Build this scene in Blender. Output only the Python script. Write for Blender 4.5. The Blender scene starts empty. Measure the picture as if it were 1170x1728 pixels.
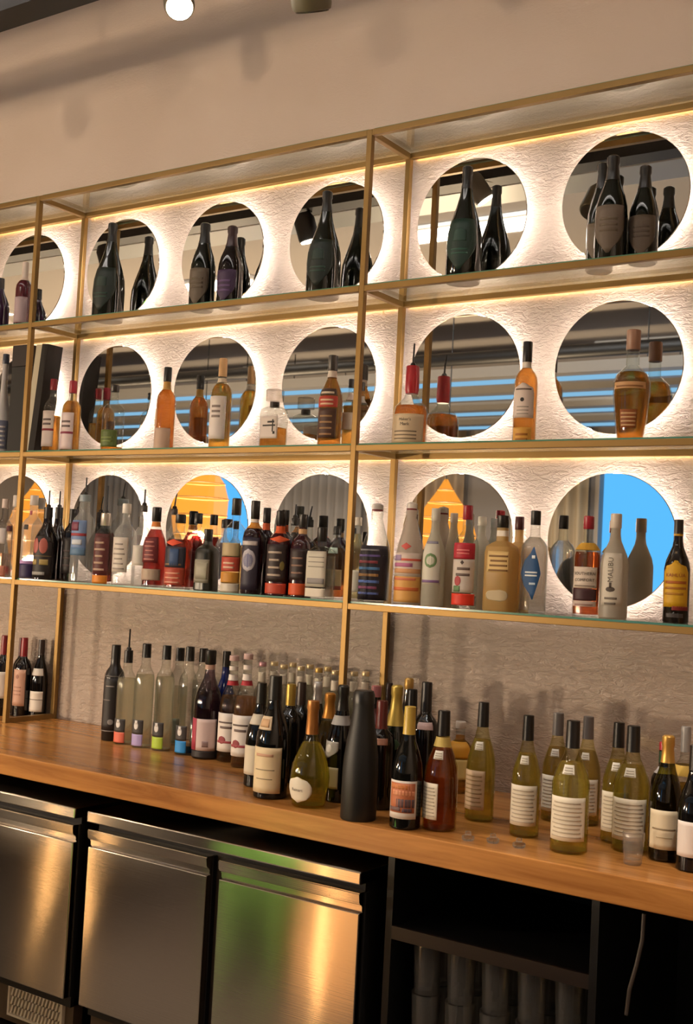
import bpy, bmesh, math, random
from mathutils import Vector, Matrix
random.seed(7)
C = bpy.context.scene.collection
PI = math.pi

# ------------------------------------------------------------------ camera geometry (1170 x 1728 photograph)
CAM = Vector((3.992, -3.414, 1.574)); FPX = 1977.19
YAW, PIT, ROL = 0.5974, 0.0500, 0.0520
FW = Vector((-math.sin(YAW)*math.cos(PIT), math.cos(YAW)*math.cos(PIT), math.sin(PIT)))
_rt = Vector((math.cos(YAW), math.sin(YAW), 0)); _up = _rt.cross(FW)
RT = _rt*math.cos(ROL) + _up*math.sin(ROL); UP = _up*math.cos(ROL) - _rt*math.sin(ROL)
def ray(px, py): return FW + RT*((px-585)/FPX) - UP*((py-864)/FPX)
def aty(px, py, y): d = ray(px, py); return CAM + d*((y-CAM.y)/d.y)
def atz(px, py, z): d = ray(px, py); return CAM + d*((z-CAM.z)/d.z)
def metres(px, p): return px/FPX*(p-CAM).dot(FW)

# ------------------------------------------------------------------ materials
def lin(h):
    if isinstance(h, (tuple, list)): return (*h[:3], 1)
    h = h.lstrip('#'); v = [int(h[i:i+2], 16)/255 for i in (0, 2, 4)]
    return (*[(c/12.92 if c <= .04045 else ((c+.055)/1.055)**2.4) for c in v], 1)
_m = {}
def new_mat(key):
    m = bpy.data.materials.new(key); m.use_nodes = True
    nt = m.node_tree; nt.nodes.clear()
    out = nt.nodes.new('ShaderNodeOutputMaterial')
    return m, nt, out
def N(nt, t, **kw):
    n = nt.nodes.new(t)
    for k, v in kw.items():
        if hasattr(n, k) and k not in n.inputs: setattr(n, k, v)
        else: n.inputs[k].default_value = v
    return n
def pbr(col, rough=.5, metal=0, **kw):
    key = ('pbr', str(col), rough, metal, str(kw))
    if key in _m: return _m[key]
    m, nt, out = new_mat('surface %d' % len(_m))
    b = nt.nodes.new('ShaderNodeBsdfPrincipled')
    b.inputs['Base Color'].default_value = lin(col); b.inputs['Roughness'].default_value = rough; b.inputs['Metallic'].default_value = metal
    for k, v in kw.items(): b.inputs[k].default_value = v
    nt.links.new(b.outputs[0], out.inputs[0]); _m[key] = m; return m
def paper(col): return pbr(col, .55)
def emit(col, s):
    key = ('em', str(col), s)
    if key in _m: return _m[key]
    m, nt, out = new_mat('light %d' % len(_m))
    e = N(nt, 'ShaderNodeEmission', Strength=s); e.inputs[0].default_value = lin(col)
    nt.links.new(e.outputs[0], out.inputs[0]); _m[key] = m; return m
def thin_glass(tint='#f6f8f6', edge='#dde2de', k=.35, gr=.03, haze=0, r0=.04):
    key = ('tg', str(tint), str(edge), k, gr, haze, r0)
    if key in _m: return _m[key]
    m, nt, out = new_mat('thin glass %d' % len(_m))
    lw = N(nt, 'ShaderNodeLayerWeight', Blend=k)
    rp = nt.nodes.new('ShaderNodeMix'); rp.data_type = 'RGBA'
    rp.inputs[6].default_value = lin(tint); rp.inputs[7].default_value = lin(edge)
    nt.links.new(lw.outputs['Facing'], rp.inputs[0])
    tr = nt.nodes.new('ShaderNodeBsdfTransparent'); nt.links.new(rp.outputs[2], tr.inputs[0])
    gl = N(nt, 'ShaderNodeBsdfGlossy', Roughness=gr); gl.inputs[0].default_value = (1, 1, 1, 1)
    l2 = N(nt, 'ShaderNodeLayerWeight', Blend=.5)
    pw = N(nt, 'ShaderNodeMath', operation='POWER'); pw.inputs[1].default_value = 5.0; nt.links.new(l2.outputs['Facing'], pw.inputs[0])
    fr = N(nt, 'ShaderNodeMath', operation='MULTIPLY_ADD'); fr.inputs[1].default_value = .99-r0; fr.inputs[2].default_value = r0; nt.links.new(pw.outputs[0], fr.inputs[0])
    mx = nt.nodes.new('ShaderNodeMixShader')
    nt.links.new(fr.outputs[0], mx.inputs[0]); nt.links.new(tr.outputs[0], mx.inputs[1]); nt.links.new(gl.outputs[0], mx.inputs[2])
    if haze:
        df = nt.nodes.new('ShaderNodeBsdfDiffuse'); df.inputs[0].default_value = (.8, .8, .8, 1); m2 = nt.nodes.new('ShaderNodeMixShader'); m2.inputs[0].default_value = haze
        nt.links.new(mx.outputs[0], m2.inputs[1]); nt.links.new(df.outputs[0], m2.inputs[2]); mx = m2
    nt.links.new(mx.outputs[0], out.inputs[0]); _m[key] = m; return m
def liquid(col, ior=1.2, rough=0.0):
    key = ('lq', str(col), ior, rough)
    if key in _m: return _m[key]
    m, nt, out = new_mat('liquid %d' % len(_m))
    g = N(nt, 'ShaderNodeBsdfGlass', IOR=ior, Roughness=rough); g.inputs['Color'].default_value = (*[c**.45 for c in lin(col)[:3]], 1)
    sq = (*[c**.45 for c in lin(col)[:3]], 1)
    t = nt.nodes.new('ShaderNodeBsdfTranslucent'); t.inputs[0].default_value = sq
    p = nt.nodes.new('ShaderNodeBsdfTransparent'); p.inputs[0].default_value = sq
    m1 = N(nt, 'ShaderNodeMixShader'); m1.inputs[0].default_value = .38; m2 = N(nt, 'ShaderNodeMixShader'); m2.inputs[0].default_value = .55
    nt.links.new(p.outputs[0], m1.inputs[1]); nt.links.new(t.outputs[0], m1.inputs[2])
    nt.links.new(g.outputs[0], m2.inputs[1]); nt.links.new(m1.outputs[0], m2.inputs[2]); nt.links.new(m2.outputs[0], out.inputs[0]); _m[key] = m; return m
def frosted(col):
    key = ('fr', str(col))
    if key in _m: return _m[key]
    m, nt, out = new_mat('frosted %d' % len(_m))
    d = N(nt, 'ShaderNodeBsdfPrincipled', Roughness=.35); d.inputs['Base Color'].default_value = lin(col)
    t = nt.nodes.new('ShaderNodeBsdfTranslucent'); t.inputs[0].default_value = lin(col)
    mx = N(nt, 'ShaderNodeMixShader'); mx.inputs[0].default_value = .55
    nt.links.new(d.outputs[0], mx.inputs[1]); nt.links.new(t.outputs[0], mx.inputs[2]); nt.links.new(mx.outputs[0], out.inputs[0])
    _m[key] = m; return m

BRASS = pbr('#86693a', .42, .7)
BLACK = pbr('#070606', .5)
def plaster_mat():
    m, nt, out = new_mat('plaster')
    b = N(nt, 'ShaderNodeBsdfPrincipled', Roughness=.85)
    geo = nt.nodes.new('ShaderNodeNewGeometry')
    mp = N(nt, 'ShaderNodeMapping'); mp.inputs['Scale'].default_value = (30, 30, 74); mp.inputs['Rotation'].default_value = (0, .3, 0)
    nt.links.new(geo.outputs['Position'], mp.inputs[0])
    n1 = N(nt, 'ShaderNodeTexNoise', Scale=1.0, Detail=5.0, Roughness=.6, Distortion=1.6); nt.links.new(mp.outputs[0], n1.inputs['Vector'])
    n2 = N(nt, 'ShaderNodeTexNoise', Scale=1.3, Detail=3.0); nt.links.new(geo.outputs['Position'], n2.inputs['Vector'])
    cr = nt.nodes.new('ShaderNodeValToRGB')
    cr.color_ramp.elements[0].position = .35; cr.color_ramp.elements[0].color = lin('#c6b5a7')
    cr.color_ramp.elements[1].position = .68; cr.color_ramp.elements[1].color = lin('#d0c0b3')
    nt.links.new(n2.outputs[0], cr.inputs[0]); nt.links.new(cr.outputs[0], b.inputs['Base Color'])
    bp = N(nt, 'ShaderNodeBump', Strength=.8, Distance=.018); nt.links.new(n1.outputs[0], bp.inputs['Height'])
    sx = nt.nodes.new('ShaderNodeSeparateXYZ'); nt.links.new(geo.outputs['Position'], sx.inputs[0])
    mr = N(nt, 'ShaderNodeMapRange'); mr.inputs[1].default_value = 3.0; mr.inputs[2].default_value = 3.2; mr.inputs[3].default_value = .85; mr.inputs[4].default_value = .12
    nt.links.new(sx.outputs[2], mr.inputs[0]); nt.links.new(mr.outputs[0], bp.inputs['Strength'])
    nt.links.new(bp.outputs[0], b.inputs['Normal']); nt.links.new(b.outputs[0], out.inputs[0]); return m
def oak_mat():
    m, nt, out = new_mat('oak')
    b = N(nt, 'ShaderNodeBsdfPrincipled', Roughness=.24)
    geo = nt.nodes.new('ShaderNodeNewGeometry')
    mp = N(nt, 'ShaderNodeMapping'); mp.inputs['Scale'].default_value = (1.6, 22, 22)
    nt.links.new(geo.outputs['Position'], mp.inputs[0])
    n1 = N(nt, 'ShaderNodeTexNoise', Scale=1.5, Detail=6.0, Roughness=.6, Distortion=.8); nt.links.new(mp.outputs[0], n1.inputs['Vector'])
    mp2 = N(nt, 'ShaderNodeMapping'); mp2.inputs['Scale'].default_value = (.55, 9, 9); nt.links.new(geo.outputs['Position'], mp2.inputs[0])
    n2 = N(nt, 'ShaderNodeTexNoise', Scale=1.0, Detail=2.0); nt.links.new(mp2.outputs[0], n2.inputs['Vector'])
    ad = N(nt, 'ShaderNodeMath', operation='MULTIPLY_ADD'); ad.inputs[1].default_value = .55; nt.links.new(n2.outputs[0], ad.inputs[0])
    ml = N(nt, 'ShaderNodeMath', operation='MULTIPLY'); ml.inputs[1].default_value = .45; nt.links.new(n1.outputs[0], ml.inputs[0]); nt.links.new(ml.outputs[0], ad.inputs[2])
    cr = nt.nodes.new('ShaderNodeValToRGB')
    cr.color_ramp.elements[0].position = .36; cr.color_ramp.elements[0].color = lin('#8a5626')
    cr.color_ramp.elements[1].position = .64; cr.color_ramp.elements[1].color = lin('#c68a4a')
    nt.links.new(ad.outputs[0], cr.inputs[0]); nt.links.new(cr.outputs[0], b.inputs['Base Color'])
    bp = N(nt, 'ShaderNodeBump', Strength=.15, Distance=.002); nt.links.new(n1.outputs[0], bp.inputs['Height']); nt.links.new(bp.outputs[0], b.inputs['Normal'])
    nt.links.new(b.outputs[0], out.inputs[0]); return m
def steel_mat():
    m, nt, out = new_mat('brushed steel')
    b = N(nt, 'ShaderNodeBsdfPrincipled', Roughness=.17, Metallic=1.0, Anisotropic=.95)
    b.inputs['Base Color'].default_value = lin('#b9aea0'); b.inputs['Anisotropic Rotation'].default_value = .25
    geo = nt.nodes.new('ShaderNodeNewGeometry'); mp = N(nt, 'ShaderNodeMapping'); mp.inputs['Scale'].default_value = (5, 5, 260)
    nt.links.new(geo.outputs['Position'], mp.inputs[0])
    n1 = N(nt, 'ShaderNodeTexNoise', Scale=1.0, Detail=3.0); nt.links.new(mp.outputs[0], n1.inputs['Vector'])
    n2 = N(nt, 'ShaderNodeTexNoise', Scale=2.2, Detail=1.0); nt.links.new(geo.outputs['Position'], n2.inputs['Vector'])
    bp = N(nt, 'ShaderNodeBump', Strength=.09, Distance=.002); nt.links.new(n1.outputs[0], bp.inputs['Height'])
    bp2 = N(nt, 'ShaderNodeBump', Strength=.25, Distance=.02); nt.links.new(n2.outputs[0], bp2.inputs['Height']); nt.links.new(bp.outputs[0], bp2.inputs['Normal'])
    tg = N(nt, 'ShaderNodeTangent', direction_type='RADIAL', axis='Z'); nt.links.new(tg.outputs[0], b.inputs['Tangent'])
    nt.links.new(bp2.outputs[0], b.inputs['Normal']); nt.links.new(b.outputs[0], out.inputs[0]); return m
PLASTER, OAK, STEEL = plaster_mat(), oak_mat(), steel_mat()
MIRROR = pbr((.82, .83, .82), .015, 1)

# ------------------------------------------------------------------ mesh helpers
def obj(name, bm, mat, parent=None, smooth=None, loc=None):
    me = bpy.data.meshes.new(name)
    bmesh.ops.recalc_face_normals(bm, faces=bm.faces) if smooth != 'keep' else None
    bm.to_mesh(me); bm.free()
    if mat: me.materials.append(mat)
    if smooth:
        me.polygons.foreach_set('use_smooth', [True]*len(me.polygons))
        if smooth != 'keep': me.set_sharp_from_angle(angle=math.radians(38))
    o = bpy.data.objects.new(name, me); C.objects.link(o)
    if parent: o.parent = parent
    if loc: o.location = loc
    return o
def box(bm, x0, x1, y0, y1, z0, z1, bev=0):
    t = bmesh.new()
    bmesh.ops.create_cube(t, size=1)
    for v in t.verts: v.co = Vector(((x0+x1)/2+v.co.x*(x1-x0), (y0+y1)/2+v.co.y*(y1-y0), (z0+z1)/2+v.co.z*(z1-z0)))
    if bev: bmesh.ops.bevel(t, geom=t.edges[:], offset=bev, segments=2, affect='EDGES', profile=.5)
    me = bpy.data.meshes.new('tmp'); t.to_mesh(me); t.free(); bm.from_mesh(me); bpy.data.meshes.remove(me); return bm
def B1(*a, bev=0): return box(bmesh.new(), *a, bev=bev)
def tube(bm, pts, r, n=10):
    pts = [Vector(p) for p in pts]; rings = []
    for i, p in enumerate(pts):
        d = (pts[min(i+1, len(pts)-1)]-pts[max(i-1, 0)]).normalized()
        a = d.orthogonal().normalized() if not rings else (ax-d*ax.dot(d)).normalized()
        ax = a; b = d.cross(a)
        rr = r[i] if isinstance(r, (list, tuple)) else r
        rings.append([bm.verts.new(p+(a*math.cos(2*PI*k/n)+b*math.sin(2*PI*k/n))*rr) for k in range(n)])
    for u, v in zip(rings, rings[1:]):
        for k in range(n): bm.faces.new((u[k], u[(k+1) % n], v[(k+1) % n], v[k]))
    bm.faces.new(rings[0][::-1]); bm.faces.new(rings[-1]); return bm
def ringpt(r, a, sup=2., asp=1.):
    c, s = math.cos(a), math.sin(a)
    f = lambda v: math.copysign(abs(v)**(2/sup), v)
    return r*f(c), r*asp*f(s)
def lathe(prof, n=28, sup=2., asp=1., bottom=True, top=True, bm=None):
    bm = bm or bmesh.new(); rings = []
    for z, r in prof: rings.append([bm.verts.new((*ringpt(r, 2*PI*k/n, sup, asp), z)) for k in range(n)])
    for u, v in zip(rings, rings[1:]):
        for k in range(n): bm.faces.new((u[k], u[(k+1) % n], v[(k+1) % n], v[k]))
    if bottom: bm.faces.new(rings[0][::-1])
    if top: bm.faces.new(rings[-1])
    return bm
def interp(prof, z):
    for (z0, r0), (z1, r1) in zip(prof, prof[1:]):
        if z0 <= z <= z1: return r0+(r1-r0)*(z-z0)/max(z1-z0, 1e-9)
    return prof[-1][1] if z > prof[-1][0] else prof[0][1]
def patch(bm, prof, z0, z1, a0, a1, eps, sup=2., asp=1., shape='rect', nz=8, na=14):
    """A thin sheet of paper wrapped on the bottle between two heights and two angles."""
    t = .0004
    am, ah = (a0+a1)/2, (a1-a0)/2
    rows = []
    for i in range(nz+1):
        u = i/nz; z = z0+(z1-z0)*u; w = 1.
        if shape == 'oval': w = math.sqrt(max(1-(2*u-1)**2, .0025))
        elif shape == 'diamond': w = max(1-abs(2*u-1), .04)
        elif shape == 'arch': w = 1. if u < .7 else math.sqrt(max(1-((u-.7)/.3)**2, .01))
        elif shape == 'shield': w = 1. if u > .55 else max(math.sin(u/.55*PI/2), .08)
        rows.append([(ringpt(interp(prof, z)+eps, am+ah*w*(2*j/na-1), sup, asp), z) for j in range(na+1)])
    V = [[bm.verts.new((p[0], p[1], z)) for p, z in r] for r in rows]
    Wd = [[bm.verts.new((p[0]*(1-t/.04), p[1]*(1-t/.04), z)) for p, z in r] for r in rows]
    for i in range(nz):
        for j in range(na):
            bm.faces.new((V[i][j], V[i][j+1], V[i+1][j+1], V[i+1][j])); bm.faces.new((Wd[i][j], Wd[i+1][j], Wd[i+1][j+1], Wd[i][j+1]))
    for j in range(na):
        bm.faces.new((V[0][j], Wd[0][j], Wd[0][j+1], V[0][j+1])); bm.faces.new((V[nz][j], V[nz][j+1], Wd[nz][j+1], Wd[nz][j]))
    for i in range(nz):
        bm.faces.new((V[i][0], V[i+1][0], Wd[i+1][0], Wd[i][0])); bm.faces.new((V[i][na], Wd[i][na], Wd[i+1][na], V[i+1][na]))
    return bm
def tag(o, label=None, cat=None, group=None, kind=None):
    if label: o['label'] = label
    if cat: o['category'] = cat
    if group: o['group'] = group
    if kind: o['kind'] = kind
    return o
def thing(name, label, cat, loc=(0, 0, 0), group=None):
    o = bpy.data.objects.new(name, None); o.empty_display_size = .05; C.objects.link(o); o.location = loc
    return tag(o, label, cat, group)
def struct(name, bm, mat): return tag(obj(name, bm, mat), kind='structure')
_fonts = {}
def text_mesh(s, size):
    cu = bpy.data.curves.new('t', 'FONT'); cu.body = s; cu.size = size; cu.align_x = 'CENTER'; cu.align_y = 'CENTER'; cu.resolution_u = 2; cu.extrude = 0
    o = bpy.data.objects.new('t', cu); C.objects.link(o)
    dg = bpy.context.evaluated_depsgraph_get(); dg.update()
    me = bpy.data.meshes.new_from_object(o.evaluated_get(dg)); bpy.data.objects.remove(o); bpy.data.curves.remove(cu)
    return me
def text_on(s, prof, zc, size, ac, eps, sup=2., asp=1., vertical=False):
    """Lettering wrapped on a bottle."""
    me = text_mesh(s, size); bm = bmesh.new(); bm.from_mesh(me); bpy.data.meshes.remove(me)
    bmesh.ops.triangulate(bm, faces=bm.faces)
    r0 = interp(prof, zc)
    for v in bm.verts:
        x, y = v.co.x, v.co.y
        if vertical: x, y = -y, x
        z = zc+y; p = ringpt(interp(prof, z)+eps, ac+x/r0, sup, asp); v.co = Vector((p[0], p[1], z))
    return bm
RAIL = {0: 3.0176, 1: 2.4981, 2: 1.9726, 3: 1.4603}
TOP = {k: z+.016 for k, z in RAIL.items()}; TOP['c'] = .90
ADJ = {
 'champagne bottle with large beige shield label, tallest by the rightmost mirror': (2.6912, -0.2021),
 'amber whisky bottle with slanted red and black label near the middle post': (1.6775, -0.1417),
 'clear bottle with coral base at the far left end of the lower shelf': (0.0873, -0.191),
 'clear bottle with small red and pink badge left of the left front post': (0.0635, -0.1153),
 'all black slim bottle in front of the left rear post': (0.4324, -0.1345),
 'clear vodka bottle with grey lettering, right of the maroon label rum': (0.7367, -0.1414),
 'clear vodka bottle with pourer behind the red cognac': (0.8185, -0.1315),
 'dark red bottle with black, blue and orange label left of the lantern reflection': (1.0555, -0.1814),
 'dark rum bottle with orange neck and round blue white label': (1.4021, -0.1781),
 'dark rum bottle with plain black cap and orange neck foil': (1.3946, -0.1009),
 'spiced rum bottle with orange neck and orange band along its base': (1.5145, -0.1728),
 'brown rum bottle with orange base left of the white labelled square bottle': (1.6004, -0.1587),
 'square clear bottle with wide black cap and pale grey label': (1.7008, -0.1839),
 'amber bottle with cream label and black cap left of the middle front post': (1.6983, -0.092),
 'frosted white bottle with green swirl label and violet line': (2.1255, -0.1615),
 'clear bottle with red cap, red top label and bright red base band': (2.2392, -0.1586),
 'creamy yellow square bottle with black cap and brown lettering': (2.3757, -0.1835),
 'amber bottle with red cap and white label above a dark red band': (2.6391, -0.1485),
 'red wine bottle with red capsule cut by the picture edge on counter': (0.072, -0.135),
 'red wine bottle with dark red capsule hidden by the left front post': (0.083, -0.052),
 'red wine bottle with red capsule and salmon label by left front post': (0.143, -0.09),
 'black wine bottle with white label and white shoulder band beside the left rear post': (0.205, -0.052),
 'mauve tinted bottle with black cap and half pink, half white label': (1.3072, -0.2624),
 'cobalt blue bottle with black cap between mauve and rose bottles': (1.3034, -0.1708),
 'rosy vermouth bottle with white floral label beside the cobalt bottle': (1.4021, -0.2489),
 'black wine bottle with dark brown capsule behind the copper foil': (1.736, -0.3031),
 'black wine bottle with pink top capsule just behind the charcoal one': (2.0971, -0.4189),
 'black wine bottle with rust red capsule right of the charcoal bottle': (2.1878, -0.526),
 'dark green sparkling bottle with long gold foil neck': (2.1809, -0.4371),
 'black capsuled wine bottle behind the yellow capsule': (2.1798, -0.3467),
 'tallest black wine bottle of the dark cluster on counter': (2.2539, -0.3891),
 'black bottle with pale yellow capsule and sunset picture label': (2.3774, -0.6881),
 'pink orange wine bottle with black capsule and pale label beside the sunset label': (2.4531, -0.637),
 'white wine bottle with black capsule half hidden behind the broad list label': (2.8573, -0.4132),
 'white wine bottle with black capsule behind the shot glass at counter edge': (2.9209, -0.4772),
}
# ------------------------------------------------------------------ the room
CEIL = 4.30
def quad_box(name, x0, x1, y0, y1, z0, z1, mat): return struct(name, B1(x0, x1, y0, y1, z0, z1), mat)
quad_box('wall_back', -12.2, 5.7, 0, .2, 0, CEIL, PLASTER)
quad_box('floor', -12.2, 5.7, -12.2, .2, -.1, 0, pbr('#1f1915', .4))
quad_box('ceiling', -12.2, 5.7, -12.2, .2, CEIL, CEIL+.1, pbr('#a9a29c', .8))
quad_box('wall_left', -12.2, -12, -12, 0, 0, CEIL, pbr('#8a7b6c', .8))
quad_box('wall_right', 5.5, 5.7, -12, 0, 0, CEIL, pbr('#a08c78', .8))
# far wall with four tall windows
WY = -11.5
wins = [(aty(342, 850, 11.3).x, aty(452, 850, 11.3).x), (aty(1003, 850, 11.3).x, aty(1180, 850, 11.3).x)]
edges = [-12.0]+[v for w in wins for v in w]+[5.5]
bm = bmesh.new()
for a, b in zip(edges[0::2], edges[1::2]): box(bm, a, b, WY-.2, WY, 0, CEIL)
for a, b in wins: box(bm, a, b, WY-.2, WY, 0, .5); box(bm, a, b, WY-.2, WY, 3.55, CEIL)
struct('wall_front', bm, pbr('#77706b', .8))
for i, (a, b) in enumerate(wins):
    w = tag(bpy.data.objects.new('window_%d' % (i+1), None), kind='structure'); C.objects.link(w)
    obj('window_pane', B1(a, b, WY-.16, WY-.14, .5, 3.55), emit('#58b4f8', .66), w)
    fr = bmesh.new()
    for x in (a, b): box(fr, x-.03, x+.03, WY-.18, WY+.02, .5, 3.55)
    for z in (.5, 3.55): box(fr, a, b, WY-.18, WY+.02, z-.03, z+.03)
    obj('window_frame', fr, pbr('#8a7f72', .5), w)
# pale curtains beside the windows
for i, (x0, n) in enumerate([(wins[0][1]+.04, 11), (-5.45, 9), (wins[1][0]-1.2, 7), (1.9, 9), (-11.6, 9)]):
    g = bmesh.new(); pts = []
    for k in range(n*8+1):
        u = k/8; pts.append((x0+u*.16, WY+.12+.05*math.sin(u*2*PI)))
    lo = [g.verts.new((x, y, .05)) for x, y in pts]; hi = [g.verts.new((x, y, 3.7)) for x, y in pts]
    for k in range(len(pts)-1): g.faces.new((lo[k], lo[k+1], hi[k+1], hi[k]))
    o = obj('curtain', g, pbr(['#8d8782', '#a08a70', '#a8977c', '#7b7d86', '#807a76'][i], .85), smooth='keep')
    o.modifiers.new('thick', 'SOLIDIFY').thickness = .006
    tag(o, ['grey pleated curtain beside the blue window, seen in the mirrors', 'tan pleated curtain between windows, seen in the mirrors', 'cream pleated curtain next to the nearer blue window, seen in the mirrors', 'slate grey pleated curtain past the blue window, seen in the mirrors', 'grey pleated curtain by the far corner, seen in the mirrors'][i], 'curtain', 'curtains on the far side of the room')

# ------------------------------------------------------------------ round backlit mirrors
LED = emit('#fff0e4', 32.)
RR = .2047
mx = [-.0163, .53, 1.06, 1.59, 2.1363, 2.6663]
col_n = ['leftmost column', 'second column from the left', 'third column from the left', 'third column from the right', 'second column from the right', 'rightmost column']
row_n = {1: 'top row', 2: 'middle row', 3: 'bottom row'}; mz = {1: 2.7578, 2: 2.2343, 3: 1.7066}
see = {1: 'behind champagne bottles', 2: 'behind whisky bottles', 3: 'behind spirits bottles'}
for j in (1, 2, 3):
    for i, x in enumerate(mx):
        t = thing('round_mirror', f'round backlit mirror {see[j]}, {row_n[j]}, {col_n[i]}', 'mirror', (x, -.001, mz[j]), 'round mirrors on the plaster wall')
        g = lathe([(.038, RR-.0025), (.0405, RR), (.0435, RR), (.045, RR-.0015)], 72)
        bmesh.ops.rotate(g, verts=g.verts, matrix=Matrix.Rotation(PI/2, 3, 'X'))
        obj('mirror_glass', g, MIRROR, t, True)
        g = lathe([(0, RR*.72), (.037, RR*.72)], 48); bmesh.ops.rotate(g, verts=g.verts, matrix=Matrix.Rotation(PI/2, 3, 'X'))
        obj('backing_box', g, pbr('#d8cfc4', .7), t, True)
        g = bmesh.new(); tube(g, [(RR*.80*math.cos(a), -.031, RR*.80*math.sin(a)) for a in [2*PI*k/40 for k in range(40)]]+[(RR*.80, -.031, 0)], .005, 6)
        obj('led_ring', g, LED, t, True)

# ------------------------------------------------------------------ brass shelving
PX = [-1.3436, .2627, 1.8689, 3.4752]; FY, RY = -.2643, -.0175; hw = .010
t = thing('shelving_frame', 'brass square tube shelving frame standing on the oak counter', 'shelf', (PX[1], FY, .9))
def fr(name, a, lab=None):
    x0, x1, y0, y1, z0, z1 = a; o = PX[1], FY, .9
    ob = obj(name, B1(x0-o[0], x1-o[0], y0-o[1], y1-o[1], z0-o[2], z1-o[2], bev=.0015), BRASS, t); return ob
for x in PX:
    fr('front_post', (x-hw, x+hw, FY-hw, FY+hw, .9, RAIL[0]+hw)); fr('rear_post', (x-hw, x+hw, RY-hw, RY+hw, .9, RAIL[0]+hw))
    fr('foot_rail', (x-hw, x+hw, FY+hw, RY-hw, .9, .9+2*hw))
    for k in RAIL: fr('side_rail', (x-hw, x+hw, FY+hw, RY-hw, RAIL[k]-hw, RAIL[k]+hw))
for a, b in zip(PX, PX[1:]):
    for k in RAIL:
        fr('front_rail', (a+hw, b-hw, FY-hw, FY+hw, RAIL[k]-hw, RAIL[k]+hw)); fr('rear_rail', (a+hw, b-hw, RY-hw, RY+hw, RAIL[k]-hw, RAIL[k]+hw))
        if k < 3:
            o = obj('led_strip', B1(a+.02-PX[1], b-.02-PX[1], RY+hw+.0002-FY, RY+hw+.002-FY, RAIL[k]-.007-.9, RAIL[k]+.004-.9), emit('#ffc264', 6.), t)
GEDGE = pbr('#5f9c80', .15, 0, **{'Transmission Weight': .3})
GL = thin_glass('#f6f9f7', '#e2eae4', .25, .01, 0, .13)
bay_n = ['left', 'middle', 'right']; lv = {0: 'top glass shelf with nothing standing on it', 1: 'glass shelf under the champagne bottles', 2: 'glass shelf under the whisky bottles', 3: 'glass shelf under the spirits and liqueurs'}
for i, (a, b) in enumerate(zip(PX, PX[1:])):
    for k in RAIL:
        z = RAIL[k]+hw; s = thing('glass_shelf', f'{lv[k]}, {bay_n[i]} bay', 'shelf', ((a+b)/2, (FY+RY)/2, z), 'glass shelf panels on the brass frame')
        L, D = (b-a)/2-.0112, (RY-FY)/2
        obj('glass_panel', B1(-L, L, -D-hw+.0142, D+hw-.002, .0, .006), GL, s)
        obj('front_edge', B1(-L, L, -D-hw+.012, -D-hw+.014, .0, .006), GEDGE, s, )
# ------------------------------------------------------------------ counter and fridges
tag(obj('worktop', B1(-3.2, 4.6, -.7524, -.001, .832, .9, bev=.003), OAK), 'thick oak worktop under the counter bottles', 'counter')
def fridge(x0, x1, doors, label, vent):
    y0, z1 = -.76, .778
    f = thing('bar_fridge', label, 'fridge', (x0, y0, 0), 'stainless bar fridges under the counter'); w = x1-x0
    DK = pbr('#1a1512', .5)
    obj('cabinet', B1(.012, w-.012, .045, .66, .14, z1-.036), DK, f)
    obj('top_slab', B1(0, w, 0, .66, z1-.035, z1, bev=.004), STEEL, f)
    obj('kick_panel', B1(.012, w-.012, .06, .10, .02, .165), pbr('#5a4a3c', .5, .3), f)
    for a, b in doors:
        a -= x0; b -= x0
        d = obj('door', B1(a, b, .006, .044, .178, .668, bev=.003), STEEL, f)
        g = bmesh.new(); pr = [(0, .722), (.044, .722), (.044, .668), (.018, .668), (.018, .686), (.004, .693)]
        A = [g.verts.new((a, y, z)) for y, z in pr]; Bv = [g.verts.new((b, y, z)) for y, z in pr]
        for i in range(6): g.faces.new((A[i], A[(i+1) % 6], Bv[(i+1) % 6], Bv[i]))
        g.faces.new(A); g.faces.new(Bv[::-1])
        bmesh.ops.bevel(g, geom=[e for e in g.edges if abs(e.verts[0].co.x-e.verts[1].co.x) > .1], offset=.003, segments=2, affect='EDGES')
        obj('handle', g, STEEL, d)
        for q in (a, b): obj('door_gasket', B1(q-.004, q+.004, .03, .046, .18, .72), pbr('#0b0908', .6), d)
    for x in (.05, w-.05):
        for y in (.12, .6): obj('foot', lathe([(0, .018), (.10, .018), (.14, .024)], 14), BLACK, f, True, (x, y, 0))
    if vent:
        g = bmesh.new(); vx = vent-x0; W2, Hh = .26, .10
        box(g, vx, vx+W2, .046, .060, .045, .052); box(g, vx, vx+W2, .046, .060, .045+Hh-.007, .045+Hh)
        box(g, vx, vx+.008, .046, .060, .052, .045+Hh-.007); box(g, vx+W2-.008, vx+W2, .046, .060, .052, .045+Hh-.007)
        for r in range(3):
            for k in range(15):
                x = vx+.012+k*.0163; z = .054+r*.029; q = bmesh.new()
                for dx, dz in ((0, 0), (.0075, 0), (.0155, .026), (.008, .026)): q.verts.new((x+dx, .048, z+dz))
                q.faces.new(q.verts[:]); e = bmesh.ops.extrude_face_region(q, geom=q.faces[:]); bmesh.ops.translate(q, verts=[v for v in e['geom'] if isinstance(v, bmesh.types.BMVert)], vec=(0, .010, 0))
                me = bpy.data.meshes.new('x'); q.to_mesh(me); q.free(); g.from_mesh(me); bpy.data.meshes.remove(me)
        obj('vent_grille', g, pbr('#cfc6b8', .5), f)
    return f
fridge(-.45, 1.204, [(-.44, .345), (.39, 1.198)], 'stainless bar fridge cut by the left picture edge, pale vent below', .895)
fridge(1.259, 2.293, [(1.266, 1.757), (1.803, 2.29)], 'two door stainless bar fridge under the middle of the counter', None)
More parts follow.
